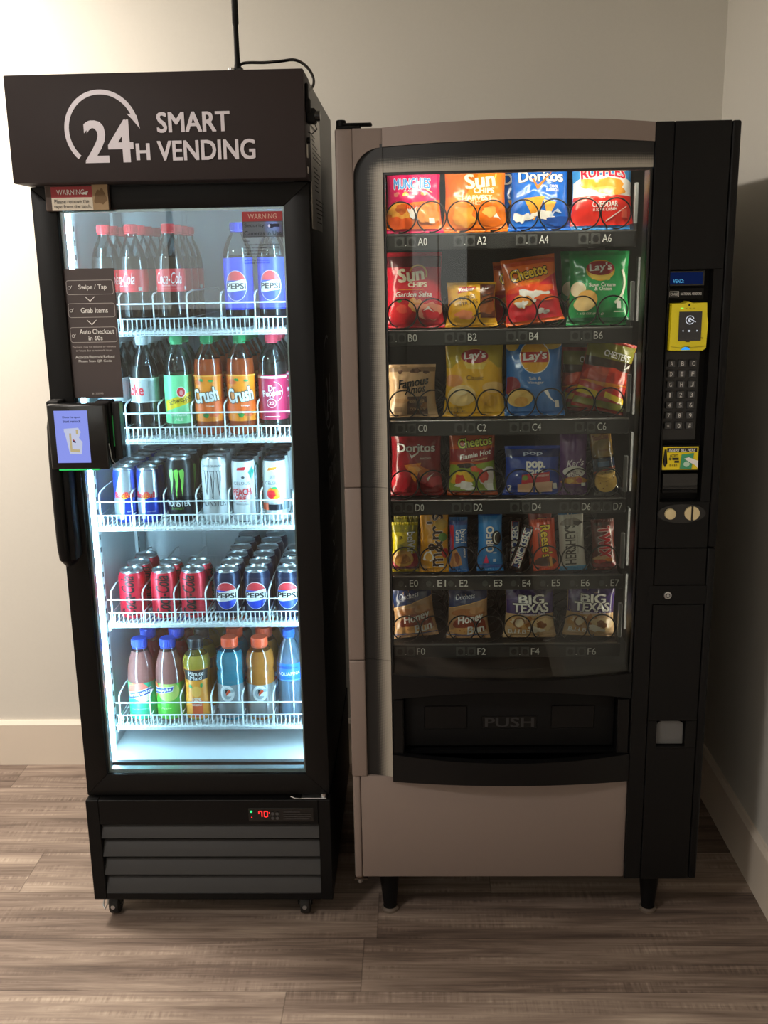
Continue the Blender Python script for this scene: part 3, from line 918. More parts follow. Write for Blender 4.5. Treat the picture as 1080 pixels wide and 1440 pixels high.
PB = [(.022, 0), (.029, .003), (.0325, .014), (.0325, .045), (.0305, .062), (.0305, .070), (.0325, .082), (.0325, .138), (.0305, .158), (.0245, .180), (.0165, .198), (.0125, .206), (.0125, .214)]
PB2 = [(.023, 0), (.030, .003), (.0330, .014), (.0330, .030), (.0330, .142), (.0330, .160), (.0300, .178), (.0215, .198), (.0135, .209), (.0125, .214)]
CAP = lambda m: (.0145, .017, .2155, m)
RCAP = pm('#d8303a', .4); BCAP = pm('#2b3fc4', .4); WCAP = pm('#e8eef2', .4); GCAP = pm('#1c9a5e', .4); PKCAP = pm('#e04a62', .4)

script = dict(bold=.015, shear=.35)
b = make_bottle('clear cola bottle with red label', 'bottle', PB, .162, COLA, CAP(RCAP),
    (.083, .1335, pm('#cf2a34', .35), [('text', INKW, 'Coca-Cola', .002, .1130, .062, .026, script), ('text', INKW, 'ORIGINAL TASTE', .002, .0965, .030, .003, dict()),
        ('rect', pm('#e06a6e', .4), -.028, .0895, .034, .0905), ('rect', INKW, -.042, .086, -.035, .094), ('rect', INKW, .040, .086, .048, .094)]))
for lane, x, n, rots in ((2, -.5520, 4, [0]), (1, -.6370, 4, [-42]), (0, -.7000, 4, [8])):
    lane_fill(b, 'clear cola bottle with red label and red cap', 'cola bottles on the top shelf', 0, lane, n, .0685, x, 2.384, rots, dx=.001)
b = make_bottle('', 'bottle', PB2, .160, PEPB, CAP(BCAP),
    (.040, .155, pm('#2a45d8', .35), [('ell', INKW, 0, .093, .0252, .034), ('ell', INK_BLUE, 0, .093, .0238, .0326),
       ('poly', pm('#d83a44', .35), [(.0238*math.sin(t)*1.0, .093+.0326*math.cos(t)) for t in [R(a) for a in range(-68, 69, 8)]]),
       ('poly', INKW, [(-.0236, .098), (-.012, .1010), (0, .1035), (.012, .1065), (.0232, .1065), (.0236, .084), (.012, .0835), (0, .081), (-.012, .079), (-.0232, .080)]),
       ('text', INKK, 'PEPSI', 0, .0925, .043, .0125, dict(bold=.03))]))
for lane, x in ((4, -.3960), (5, -.3180)):
    lane_fill(b, 'cola bottle with blue globe label and blue cap', 'blue-label cola bottles on the top shelf', 0, lane, 3 if lane == 5 else 1, .069, x, 2.384, [-3, 30, -40])
# second shelf
b = make_bottle('', 'bottle', PB, .165, DIET, CAP(WCAP),
    (.080, .137, pm('#c9d3d4', .35, .3), [('text', INK_RED, 'Coke', -.012, .110, .052, .026, dict(bold=.03)), ('text', INK_RED, 'DIET', .004, .127, .012, .004, dict()),
      ('rect', pm('#9fa8aa', .4), .026, .085, .050, .130), ('rect', INKW, -.09, .134, .09, .1365), ('rect', INKW, -.09, .0805, .09, .0825)]))
lane_fill(b, 'diet cola bottle with silver label and white cap', 'diet cola bottles on the second shelf', 1, 1, 4, .069, -.6300, 2.384, [-18, 10, 60, 20])
lane_fill(b, 'diet cola bottle with silver label and white cap', 'diet cola bottles on the second shelf', 1, 0, 4, .069, -.7030, 2.390, [20])
b = make_bottle('', 'bottle', PB2, .140, GING, CAP(pm('#58c98a', .4)),
    (.030, .142, pm('#7fdc9c', .3), [('poly', INK_YEL, [(-.034, .058), (.034, .080), (.034, .104), (-.034, .082)]), ('text', INKK, 'Schweppes', .006, .0845, .062, .0165, dict(bold=.015, shear=.2, rot=15)),
       ('ell', INKW, .008, .1035, .0105, .0125), ('ell', INK_RED, .008, .1035, .0088, .0108), ('ell', pm('#f0a8a8', .4), .008, .102, .004, .006),
       ('text', INKW, 'GINGER', 0, .052, .040, .009, dict(bold=.01)), ('text', INKW, 'ALE', 0, .040, .018, .006, dict())]))
lane_fill(b, 'green ginger ale bottle with yellow banner', 'ginger ale bottles on the second shelf', 1, 2, 2, .069, -.5500, 2.384, [6, 15])
OL = pm('#f28a1e', .35)
crush_art = [('blob', pm('#e0601a', .4), -.02, .125, .010, .007, 3), ('blob', pm('#2f8a3e', .4), -.008, .130, .006, .003, 5), ('blob', pm('#e0601a', .4), .018, .052, .012, .008, 9),
     ('blob', pm('#2f8a3e', .4), .014, .128, .005, .003, 7), ('blob', pm('#2f8a3e', .4), .0, .048, .006, .006, 8), ('poly', pm('#e8651c', .4), [(-.06, .072), (.06, .085), (.06, .06), (-.06, .055)]),
     ('text', INKW, 'Crush', 0, .0955, .058, .032, dict(bold=.045, rot=8, out=(pm('#2b4a3a', .4), .085))), ('text', INKW, 'Orange', .010, .070, .018, .005, dict(bold=.02)), ('rect', pm('#f7b55a', .4), -.1, .1385, .1, .1405)]
b = make_bottle('', 'bottle', PB2, .178, ORAN, CAP(GCAP), (.034, .142, OL, crush_art))
for lane, x in ((3, -.4790), (4, -.4025)):
    lane_fill(b, 'orange soda bottle with green cap', 'orange soda bottles on the second shelf', 1, lane, 4, .0685, x, 2.384, [-6 if lane == 3 else 4, 20, -30, 40])
b = make_bottle('', 'bottle', PB2, .168, DIET, CAP(PKCAP),
    (.036, .140, pm('#b32450', .35), [('rect', INKW, -.1, .132, .1, .137), ('text', INKW, 'Dr', .002, .1095, .016, .014, dict(bold=.03)), ('text', INKW, 'Pepper', .002, .0965, .044, .018, dict(bold=.03, rot=6)),
     ('ring', INKW, 0, .075, .0095, .0108, 0, 360), ('text', INKW, '23', 0, .075, .012, .007, dict(bold=.02)), ('rect', INKW, -.016, .0425, .018, .0445), ('ring', INKW, .002, .101, .0235, .0245, -60, 80)]))
lane_fill(b, 'dark soda bottle with magenta label and pink cap', 'magenta-label soda bottles on the second shelf', 1, 5, 3, .069, -.3280, 2.384, [0, 25, -30])
# third shelf
RBB = pm('#2440b0', .3, .45); RBS = pm('#c2c9d2', .28, .7)
h = .135
rb = [('poly', RBS, [(-.006, .128), (.030, .128), (.030, .030), (-.030, .030), (-.030, .058)]), ('poly', RBB, [(.0, .064), (.034, .062), (.034, .012), (-.004, .012)]), ('poly', RBS, [(-.034, .0115), (-.004, .0115), (.0, .062), (-.034, .06)]),
      ('ell', INK_YEL, 0, .0675, .010, .0065), ('text', INK_RED, 'RedBull', 0, .0705, .045, .014, dict(bold=.03)), ('text', INKW, 'ENERGY DRINK', .012, .030, .020, .003, dict())]
b = make_can('', 'can', h, .0268, .0235, RBB, rb)
for lane, x in ((0, -.6940), (1, -.6370)):
    lane_fill(b, 'slim blue and silver energy can', 'blue and silver energy cans on the middle shelf', 2, lane, 6, .0560, x, 2.375, [-4 if lane else 12])
GR = pm('#86d65a', .35)
def claw(m):
    out = []
    for k, (x, l) in enumerate(((-.013, .048), (.0, .058), (.013, .050))):
        out.append(('poly', m, [(x-.0055, .128), (x+.004, .131), (x+.0065, .124), (x+.003, .108), (x+.0045, .098), (x+.0015, .082), (x, .128-l-.012), (x-.0025, .088), (x-.0012, .100), (x-.0035, .112)]))
    return out
mon = claw(GR)+[('text', INKW, 'MONSTER', 0, .048, .060, .0145, dict(bold=.02)), ('text', GR, 'ENERGY', 0, .036, .030, .005, dict())]
b = make_can('', 'can', .1585, .0328, .0270, pm('#15171a', .3, .3), mon)
lane_fill(b, 'tall black energy can with green claw', 'black energy cans on the middle shelf', 2, 2, 5, .0675, -.5610, 2.383, [-4])
def claw_outline(m):
    out = []
    for k, (x, l) in enumerate(((-.016, .048), (.0, .058), (.015, .050))):
        for s_, d in ((-1, -.0045), (1, .0045)):
            out.append(('poly', m, [(x+d-.0007, .126), (x+d+.0007, .126), (x+d*.7+.0024, .108), (x+d*.6+.001, .096), (x+.0012, .126-l-.010), (x-.0004, .126-l-.010), (x+d*.6-.0006, .096), (x+d*.7+.0009, .108)]))
        out.append(('rect', m, x-.007, .125, x+.006, .1265))
    return out
G4 = pm('#3d4348', .4)
b = make_can('', 'can', .1585, .0328, .0270, pm('#e6e9eb', .32, .1), claw_outline(G4)+[('text', G4, 'ZERO SUGAR', 0, .1380, .045, .005, dict(bold=.02)), ('text', G4, 'MONSTER', 0, .048, .058, .014, dict(bold=.015)), ('ell', G4, 0, .063, .0015, .002)])
lane_fill(b, 'tall white energy can with outlined claw', 'white energy cans on the middle shelf', 2, 3, 5, .0675, -.4760, 2.383, [-2])
WC = pm('#e4e8ea', .35, .1)
BLK = pm('#2b2f38', .3, .6)
TEAL = pm('#2f9c8c', .4)
b = make_can('', 'can', .1535, .0290, .0255, WC, [('poly', INK_RED, [(-.013, .127), (.006, .127), (.010, .135), (-.010, .133)]), ('poly', TEAL, [(.014, .122), (.026, .136), (.022, .104)]), ('poly', TEAL, [(.024, .132), (.032, .124), (.024, .104)]),
     ('text', G4, 'CELSIUS', -.002, .0955, .040, .0075, dict(bold=.01)), ('ell', G4, .002, .110, .004, .003), ('text', INK_RED, 'PEACH', -.002, .075, .044, .016, dict(bold=.03, rot=3)), ('text', INK_RED, 'VIBE', -.006, .058, .026, .012, dict(bold=.03)),
     ('text', G4, 'SPARKLING', -.002, .045, .03, .004, dict()), ('rect', pm('#9aa4a8', .4), .034, .02, .05, .135), ('rect', pm('#9aa4a8', .4), -.06, .0, -.036, .14)], BLK)
lane_fill(b, 'white slim can with red PEACH lettering', 'white slim cans on the middle shelf', 2, 4, 5, .0605, -.4070, 2.378, [2])
b = make_can('', 'can', .1535, .0290, .0255, WC, [('poly', INK_ORA, [(-.013, .125), (.007, .128), (.012, .135), (-.010, .132)]), ('text', G4, 'LIVE FIT', 0, .110, .014, .007, dict(bold=.02)), ('text', G4, 'CELSIUS', -.001, .0955, .038, .0075, dict(bold=.01)),
     ('ell', INK_ORA, .0, .070, .016, .015), ('ell', INK_RED, -.005, .068, .010, .0105), ('poly', INK_YEL, [(.0, .062), (.018, .066), (.014, .058), (.004, .055)]), ('blob', INK_GRN, .003, .084, .006, .003, 3),
     ('rect', BLK, -.012, .030, .020, .044), ('rect', pm('#e8653a', .4), -.030, .030, -.012, .046), ('rect', pm('#7f8a90', .4), .024, .030, .05, .052)], BLK)
lane_fill(b, 'white slim can with orange fruit print', 'white slim cans on the middle shelf', 2, 5, 5, .0605, -.3320, 2.378, [-2])
# fourth shelf
RC = pm('#c81d33', .3, .35)
b = make_can('', 'can', .1225, .0330, .0268, RC, [('text', pm('#1a0d10', .4), 'Coca-Cola', .004, .062, .100, .034, dict(bold=.02, shear=.35, rot=90)), ('text', INKK, 'ZERO', .019, .038, .022, .006, dict(bold=.02, rot=90))])
for lane, x, n, rots in ((0, -.6965, 3, [-14, 30, -20]), (1, -.6170, 2, [-4, 60]), (2, -.5445, 2, [-20, 70])):
    lane_fill(b, 'red zero-sugar cola can', 'red cola cans on the fourth shelf', 3, lane, n, .0670, x, 2.383, rots, dx=.0012)
PC = pm('#1c2742', .3, .5)
globe = [('ell', INKW, 0, .060, .0285, .0345), ('ell', pm('#2247c8', .35), 0, .060, .0272, .0332),
       ('poly', pm('#c8323c', .35), [(.0272*math.sin(t), .060+.0332*math.cos(t)) for t in [R(a) for a in range(-66, 67, 6)]]),
       ('poly', INKW, [(-.0270, .066), (-.014, .069), (0, .072), (.014, .0755), (.0262, .0755), (.0270, .051), (.014, .0505), (0, .047), (-.014, .045), (-.0262, .0455)]),
       ('text', INKK, 'PEPSI', 0, .0605, .049, .014, dict(bold=.03))]
b = make_can('', 'can', .1225, .0330, .0268, PC, globe)
for lane, x, n in ((3, -.4600, 6), (4, -.3880, 6), (5, -.3100, 4)):
    lane_fill(b, 'navy cola can with red, white and blue globe', 'navy cola cans on the fourth shelf', 3, lane, n, .0668, x, 2.383, [0], dx=.0006)
# bottom shelf
SN = [(.028, 0), (.0335, .003), (.0350, .012), (.0350, .085), (.0355, .110), (.0335, .135), (.0285, .157), (.0200, .182), (.0180, .190)]
SCAP = lambda m: (.0192, .0205, .1905, m)
b = make_bottle('', 'bottle', SN, .180, PINK, SCAP(pm('#2347c4', .4)),
    (.006, .103, pm('#2fae84', .35), [('blob', pm('#e86a5a', .4), -.004, .082, .029, .024, 3, .12), ('ell', pm('#f0d7b8', .4), .010, .068, .018, .016), ('poly', INKW, [(-.032, .058), (.032, .074), (.032, .091), (-.032, .076)]), ('poly', pm('#1d3c9a', .4), [(-.031, .060), (.031, .0755), (.031, .089), (-.031, .074)]),
      ('text', INKW, 'Snapple', 0, .0748, .060, .0125, dict(bold=.03, rot=14)), ('text', pm('#b8f0d8', .4), 'Kiwi Strawberry', 0, .034, .042, .006, dict(rot=4)), ('blob', pm('#8ed05a', .4), -.022, .103, .010, .006, 5)]))
lane_fill(b, 'pink juice bottle with red and teal fruit label', 'pink juice bottles on the bottom shelf', 4, 0, 1, .075, -.6920, 2.386, [0])
b = make_bottle('', 'bottle', SN, .180, PINK, SCAP(pm('#2347c4', .4)),
    (.006, .100, pm('#52b83c', .35), [('ell', pm('#b8cf6a', .4), .006, .080, .030, .026), ('blob', pm('#e86a3a', .4), -.030, .085, .010, .020, 4), ('poly', INKW, [(-.036, .070), (.018, .080), (.022, .094), (-.036, .088)]), ('poly', pm('#1d3c9a', .4), [(-.035, .072), (.017, .0815), (.0205, .0925), (-.035, .0865)]),
      ('text', INKW, 'Snapple', -.010, .0825, .050, .0105, dict(bold=.03, rot=8)), ('text', pm('#d8f0a8', .4), 'Apple', 0, .036, .026, .007, dict(rot=4))]))
lane_fill(b, 'pink juice bottle with lime green label', 'pink juice bottles on the bottom shelf', 4, 1, 1, .075, -.6210, 2.386, [-8])
b = make_bottle('', 'bottle', SN, .180, REDD, SCAP(pm('#2347c4', .4)), (.006, .100, pm('#a82a3a', .35), [('ell', pm('#d8c08a', .4), .006, .07, .02, .02)]))
lane_fill(b, 'red juice bottle with blue cap', 'red juice bottles on the bottom shelf', 4, 0, 3, .075, -.6880, 2.386, None, k0=1)
lane_fill(b, 'red juice bottle with blue cap', 'red juice bottles on the bottom shelf', 4, 1, 3, .075, -.6140, 2.386, None, k0=1)
MM = [(.027, 0), (.031, .003), (.0320, .012), (.0320, .060), (.0305, .085), (.0305, .112), (.0320, .125), (.0345, .142), (.0335, .158), (.0270, .172), (.0195, .180), (.0185, .187)]
b = make_bottle('', 'bottle', MM, .170, YELL, (.0185, .022, .188, pm('#23262c', .35)),
    (.006, .138, pm('#e8952c', .35), [('rect', pm('#22201d', .4), -.036, .108, .036, .136), ('text', INKW, 'Minute', .001, .1265, .040, .011, dict(bold=.025)), ('text', INKW, 'Maid', .001, .1145, .030, .010, dict(bold=.025)),
      ('ell', pm('#f0b455', .4), 0, .078, .013, .014), ('blob', INK_GRN, -.016, .092, .006, .004, 5), ('blob', INK_GRN, .014, .094, .004, .005, 6), ('rect', pm('#e05a28', .4), -.012, .012, .014, .055), ('text', INKW, '100%', 0, .058, .022, .010, dict(bold=.02)), ('text', INKW, 'ORANGE', 0, .044, .024, .006, dict(bold=.02))]))
lane_fill(b, 'yellow juice bottle with black cap', 'yellow juice bottles on the bottom shelf', 4, 2, 4, .072, -.5510, 2.386, [4])
GT = [(.029, 0), (.034, .003), (.0360, .014), (.0360, .088), (.0345, .098), (.0360, .112), (.0345, .126), (.0325, .130), (.0355, .138), (.0360, .152), (.0320, .172), (.0230, .186), (.0185, .190)]
def gat(dark): return (.010, .096, glassy('sports_wrap_'+dark, '#c9d6d8', .02, .2, '#c6d0d4', .6), [('ell', pm('#dfe4e6', .4), -.001, .074, .0185, .0215), ('ell', pm('#9fb0b6', .4), -.001, .074, .0120, .0145), ('rect', pm('#9fb0b6', .4), .004, .078, .016, .086), ('rect', pm('#dfe4e6', .4), -.001, .068, .013, .078),
     ('poly', pm('#e0502a', .4), [(-.004, .068), (.002, .078), (-.003, .077), (.005, .086), (.0045, .079), (.0085, .080)]), ('poly', INKK, [(-.006, .072), (-.0045, .085), (.003, .086)]), ('text', pm('#8b979c', .4), dark, 0, .040, .030, .007, dict())])
OC = pm('#f0603a', .4)
b = make_bottle('', 'bottle', GT, .180, BLUE, (.0205, .021, .191, OC), gat('FROST'))
lane_fill(b, 'blue sports drink bottle with orange cap', 'sports drink bottles on the bottom shelf', 4, 3, 3, .0735, -.4650, 2.386, [-8])
b = make_bottle('', 'bottle', GT, .180, ORSP, (.0205, .021, .191, OC), gat('ORANGE'))
lane_fill(b, 'orange sports drink bottle with orange cap', 'sports drink bottles on the bottom shelf', 4, 4, 3, .0735, -.3905, 2.386, [4])
AQ = [(.026, 0), (.031, .004), (.0325, .014)]+[((.0325 if k % 2 else .0312), .020+.009*k) for k in range(9)]+[(.0325, .106), (.0325, .142), (.0310, .158), (.0265, .178), (.0190, .198), (.0128, .208), (.0125, .214)]
b = make_bottle('', 'bottle', AQ, .190, WATR, (.0145, .016, .2155, pm('#2268d8', .4)),
    (.105, .150, pm('#2a78d8', .3), [('text', INKW, 'AQUAFINA', .004, .124, .058, .010, dict(bold=.02, rot=2)), ('rect', pm('#8fc0f0', .4), -.1, .107, .1, .1085), ('blob', pm('#154fa8', .4), -.004, .141, .026, .004, 3), ('rect', pm('#1450b0', .4), .0, .1125, .020, .1145)]), upper=WATR)
lane_fill(b, 'clear water bottle with blue label', 'water bottles on the bottom shelf', 4, 5, 3, .072, -.3160, 2.386, [-6])

# ------------------------------------------------------------------ snack machine
VX0, VX1, VY = -.1521, .6592, 2.1644
VB = 2.955
VM = thing('vending_machine', 'champagne and black snack vending machine with a large glass window', 'vending machine', (0, 0, 0))
VCABM = pm('#1a1a1b', .5, 0, .4, bump=.1, bscale=900, name='black_cabinet_paint')
VIN = pm('#232425', .5, 0, .4, name='vending_interior_grey')
mb = MB()
mb.box(VX0+.006, VY+.10, .129, VX0+.026, VB, 1.815, VCABM, .002)
mb.box(VX1-.026, VY+.09, .129, VX1-.004, VB, 1.818, VCABM, .002)
mb.box(VX0+.026, VB-.02, .129, VX1-.026, VB, 1.815, VCABM)
mb.box(VX0+.026, VY+.10, 1.795, VX1-.026, VB-.02, 1.815, VCABM)
mb.box(VX0+.026, VY+.10, .129, VX1-.026, VB-.02, .150, VCABM)
mb.build('cabinet', VM)
mb = MB()
mb.box(-.122, VY+.105, .62, -.116, 2.90, 1.785, VIN); mb.box(.530, VY+.105, .62, .536, 2.90, 1.785, VIN)
mb.box(-.116, 2.894, .62, .530, 2.90, 1.785, VIN); mb.box(-.116, VY+.105, 1.779, .530, 2.894, 1.785, VIN); mb.box(-.116, VY+.105, .62, .530, 2.894, .626, VIN)
for z in (1.47, 1.26, 1.08, .90, .74):
    for y in (2.30,):
        mb.box(.500, y+.03, z-.04, .506, y+.05, z+.10, pm('#4a4b4c', .4), .001)
mb.build('inner_liner', VM)
XC, HX, BU = .2175, .2725, .042
def bul(x): 
    t = (x-XC)/HX
    return VY-BU*max(0, 1-t*t)
def ar(h):
    return lambda x: h*max(0, 1-((x-XC)/HX)**2)
# printed halftone band material
def halftone():
    m = bpy.data.materials.new('halftone_silver_print'); m.use_nodes = True
    nt = m.node_tree; N, L = nt.nodes, nt.links; b_ = N['Principled BSDF']
    tc = N.new('ShaderNodeTexCoord'); sp = N.new('ShaderNodeSeparateXYZ'); L.new(tc.outputs['Object'], sp.inputs[0])
    def mth(op, a, c=None, cl=False):
        n = N.new('ShaderNodeMath'); n.operation = op; n.use_clamp = cl
        for i, v in enumerate((a, c)):
            if v is None: continue
            if isinstance(v, (int, float)): n.inputs[i].default_value = v
            else: L.new(v, n.inputs[i])
        return n.outputs[0]
    dx = mth('DIVIDE', mth('ADD', sp.outputs['X'], .113), .058)
    dz = mth('DIVIDE', mth('SUBTRACT', 1.792, sp.outputs['Z']), .050)
    # rounded-corner distance
    ix = mth('SUBTRACT', 1.0, dx); iz = mth('SUBTRACT', 1.0, dz)
    ix = mth('MAXIMUM', ix, 0.0); iz = mth('MAXIMUM', iz, 0.0)
    d = mth('SUBTRACT', 1.0, mth('SQRT', mth('ADD', mth('MULTIPLY', ix, ix), mth('MULTIPLY', iz, iz))))
    g_ = mth('MULTIPLY', mth('SUBTRACT', d, .30), 1.43)
    sc = N.new('ShaderNodeVectorMath'); sc.operation = 'MULTIPLY'; sc.inputs[1].default_value = (420, 0, 420)
    L.new(tc.outputs['Object'], sc.inputs[0])
    vo = N.new('ShaderNodeTexVoronoi'); vo.inputs['Randomness'].default_value = 0; vo.inputs['Scale'].default_value = 1
    L.new(sc.outputs[0], vo.inputs['Vector'])
    dots = mth('MULTIPLY', mth('SUBTRACT', mth('MULTIPLY', g_, .95), mth('SUBTRACT', vo.outputs['Distance'], .05)), 3.0)
    f = mth('ADD', mth('MULTIPLY', dots, .45), mth('MULTIPLY', g_, .62), True)
    cr = N.new('ShaderNodeValToRGB'); e = cr.color_ramp.elements
    e[0].color = lin('#131314'); e[1].color = lin('#a29d93'); L.new(f, cr.inputs[0])
    L.new(cr.outputs[0], b_.inputs['Base Color']); b_.inputs['Roughness'].default_value = .45; b_.inputs['Metallic'].default_value = .2
    return m
HALF = halftone()
# left hinge column of the door
mb = MB()
for a, c in ((.3995, .6885), (.6895, 1.0900), (1.0912, 1.8296)):
    mb.box(VX0, VY+.004, a, -.116, VY+.095, c, CHAMP, .004, 3)
pts = [(-.1165, 1.8296), (-.1165, 1.7350)]
for k in range(9):
    t = R(180-90*k/8); pts.append((-.0600+.0565*math.cos(t), 1.7350+.0575*math.sin(t)))
pts += [(-.0570, 1.7925), (-.0570, 1.8296)]
mb.prism(pts, VY+.004, VY+.05, CHAMP)
mb.build('hinge_column', VM)
mb = MB()
for a, c in ((.4000, .6885), (.6893, 1.0900), (1.0908, 1.7990)):
    i = mb.mi(HALF); P = []
    for k in range(9):
        t = k/8; x = -.1165+(.0600)*t; y = VY+.016-.014*t**1.6
        P.append((mb.bm.verts.new((x, y, a)), mb.bm.verts.new((x, y, c)), mb.bm.verts.new((x, VY+.09, c)), mb.bm.verts.new((x, VY+.09, a))))
    for p, q in zip(P, P[1:]):
        for j in range(4): f = mb.bm.faces.new((p[j], q[j], q[(j+1) % 4], p[(j+1) % 4])); f.material_index = i
    mb.bm.faces.new(P[0]); mb.bm.faces.new(P[-1][::-1])
o = mb.build('printed_column', VM); o['label'] = 'black to silver halftone print strip'
mb = MB()
mb.box(VX0+.0005, VY+.010, .1287, -.1330, VY+.09, .3990, CHAMP, .006, 3)
mb.build('lower_column', VM)
# door header: champagne arch and halftone band
mb = MB().slab(-.0566, .4885, lambda x: 1.7930+ar(.0050)(x), lambda x: 1.8296+ar(.0062)(x), bul, .085, CHAMP, 28)
mb.build('door_header', VM, 25)
mb = MB().slab(-.0566, .4885, lambda x: 1.7445-ar(.0030)(x), lambda x: 1.7930+ar(.0050)(x), lambda x: bul(x)+.004, .010, HALF, 28)
o = mb.build('printed_header_band', VM, 25); o['label'] = 'black to silver halftone print band above the window'
GASK = pm('#141415', .35)
mb = MB().slab(-.0566, .4885, lambda x: 1.7395-ar(.0030)(x), lambda x: 1.7445-ar(.0030)(x), lambda x: bul(x)+.006, .012, GASK, 28)
mb.slab(-.0555, -.0515, lambda x: .655, lambda x: 1.740, lambda x: bul(x)+.006, .05, GASK, 2)
mb.slab(.4825, .4885, lambda x: .655, lambda x: 1.740, lambda x: bul(x)+.006, .05, GASK, 2)
mb.build('window_gasket', VM, 25)
MB().slab(-.0515, .4825, lambda x: .650, lambda x: 1.740, lambda x: bul(x)+.010, .005, WINGLASS, 28).build('window_glass', VM, 25)
# lamp behind the header
lh = MB().slab(-.05, .48, lambda x: 1.765, lambda x: 1.770, lambda x: bul(x)+.014, .06, WIRE, 10).build('lamp_housing', VM)
MB().tube([(-.04+.51*k/12, bul(-.04+.51*k/12)+.034, 1.757) for k in range(13)], .0055, emis('warm_white_tube', '#fff0dc', 72), 10).build('lamp_tube', lh)
for x0, x1 in ((-.0800, -.0720), (.5170, .5250)):  # hidden glowing strips, added to brighten the lower trays
    o = MB().box(x0-.004, VY+.112, .66, x1+.004, VY+.116, 1.62, DGREY).build('added_strip_backing', VM)
    MB().box(x0, VY+.1145 if x0 < 0 else VY+.1165, .67, x1, VY+.1185 if x0 < 0 else VY+.1205, 1.60, emis('added_warm_glow', '#fff0dc', 25)).build('added_light_strip', o)
# black trim, hopper and flap
TRIMB = pm('#0c0c0d', .36, 0, .2, bump=.08, bscale=700, name='black_moulded_plastic')
mb = MB()
mb.slab(-.0550, .4880, lambda x: .594+ar(.034)(x), lambda x: .6555, lambda x: bul(x)+.002, .07, TRIMB, 28)
mb.box(-.0550, VY+.002, .4560, -.0290, VY+.06, .5938, TRIMB, .003); mb.box(.4600, VY+.002, .4560, .4880, VY+.06, .5938, TRIMB, .003)
mb.slab(-.0560, .4890, lambda x: .3890+ar(.0105)(x), lambda x: .4575-ar(.002)(x), lambda x: bul(x)-.001, .020, TRIMB, 28)
mb.box(-.0550, VY+.025, .4480, .4880, VY+.085, .4555, TRIMB)
ho = mb.build('delivery_hopper', VM, 25)
mb = MB().box(-.0275, VY+.030, .4640, .4585, VY+.044, .6230, BLACKM, .004, 2)
FL = pm('#0d0d0e', .35, 0, .2)
mb.box(.018, VY+.0285, .5080, .118, VY+.031, .5660, FL, .002); mb.box(.312, VY+.0285, .5080, .412, VY+.031, .5660, FL, .002); mb.box(.152, VY+.0290, .5080, .280, VY+.031, .5400, FL, .0015)
mb.art([('text', pm('#242527', .35), 'PUSH', .216, .5240, .112, .0235, dict(bold=.02))], flat(VY+.0290), lay=.0004)
o = mb.build('push_flap', ho); o['label'] = 'black delivery flap embossed PUSH'
mb = MB().box(-.1325, VY+.008, .1330, .4900, VY+.09, .3995, CHAMP, .003, 2)
mb.build('kick_panel', VM)
# control column
mb = MB()
VPL = pm('#0d0d0e', .45, 0, .18, bump=.12, bscale=1000, name='black_control_plastic')
g0, g1, g2, g3, g4, g5 = .4900, .5270, .5284, .6395, .6409, .6592
for a, c in ((.1330, .9475), (.9490, 1.8300)):
    mb.box(g0, VY, a, g1, VY+.09, c, VPL, .0015)
    mb.box(g4, VY, a, g5, VY+.09, c, VPL, .005, 3)
mb.box(g1, VY+.004, .1330, g4, VY+.09, .14, VPL)
rx0, rx1, rz0, rz1 = .5315, .6195, 1.0525, 1.5425
mb.box(g2, VY, .9490, g3, VY+.09, rz0, VPL, .001); mb.box(g2, VY, rz1, g3, VY+.09, 1.8300, VPL, .001)
mb.box(g2, VY, rz0, rx0, VY+.09, rz1, VPL); mb.box(rx1, VY, rz0, g3, VY+.09, rz1, VPL)
mb.box(rx0, VY+.030, rz0, rx1, VY+.09, rz1, VPL)
# lower half with the coin return opening and lock plate cut
mb.box(g2, VY, .8640, g3, VY+.09, .9475, VPL, .001)
mb.box(g2, VY+.006, .8180, g3, VY+.09, .8640, VPL)
mb.box(g2, VY, .1330, g3, VY+.09, .4740, VPL, .001); mb.box(g2, VY, .5390, g3, VY+.09, .8180, VPL, .001)
mb.box(g2, VY, .4740, .5490, VY+.09, .5390, VPL); mb.box(.6150, VY, .4740, g3, VY+.09, .5390, VPL)
mb.box(.5490, VY+.035, .4740, .6150, VY+.09, .5390, BLACKG)
cp = mb.build('control_column', VM)
mb = MB()
mb.box(.5155, VY-.001, .8195, .6440, VY+.006, .8630, VPL, .001)
mb.build('lock_plate', cp)
LK = MB().cyl((.5580, VY-.003, .8415), .0085, .0085, .006, STEEL, 'Y', 24, .001)
LK.cyl((.5580, VY-.0062, .8415), .0052, .0052, .001, DGREY, 'Y', 20); LK.cyl((.5580, VY-.0068, .8415), .003, .003, .001, STEEL, 'Y', 16)
LK.build('key_lock', cp)
mb = MB()
pts = [(.5520, .4770), (.6120, .4770), (.6120, .5240)]+[(.582+.030*math.cos(R(a)), .5240+.012*math.sin(R(a))) for a in range(15, 180, 15)]+[(.5520, .5240)]
mb.prism(pts, VY+.012, VY+.016, pm('#5c5d5e', .4)); mb.box(.5490, VY-.002, .4700, .6160, VY+.01, .4755, BLACKM, .001)
o = mb.build('coin_return_cup', cp); o['label'] = 'grey coin return door'
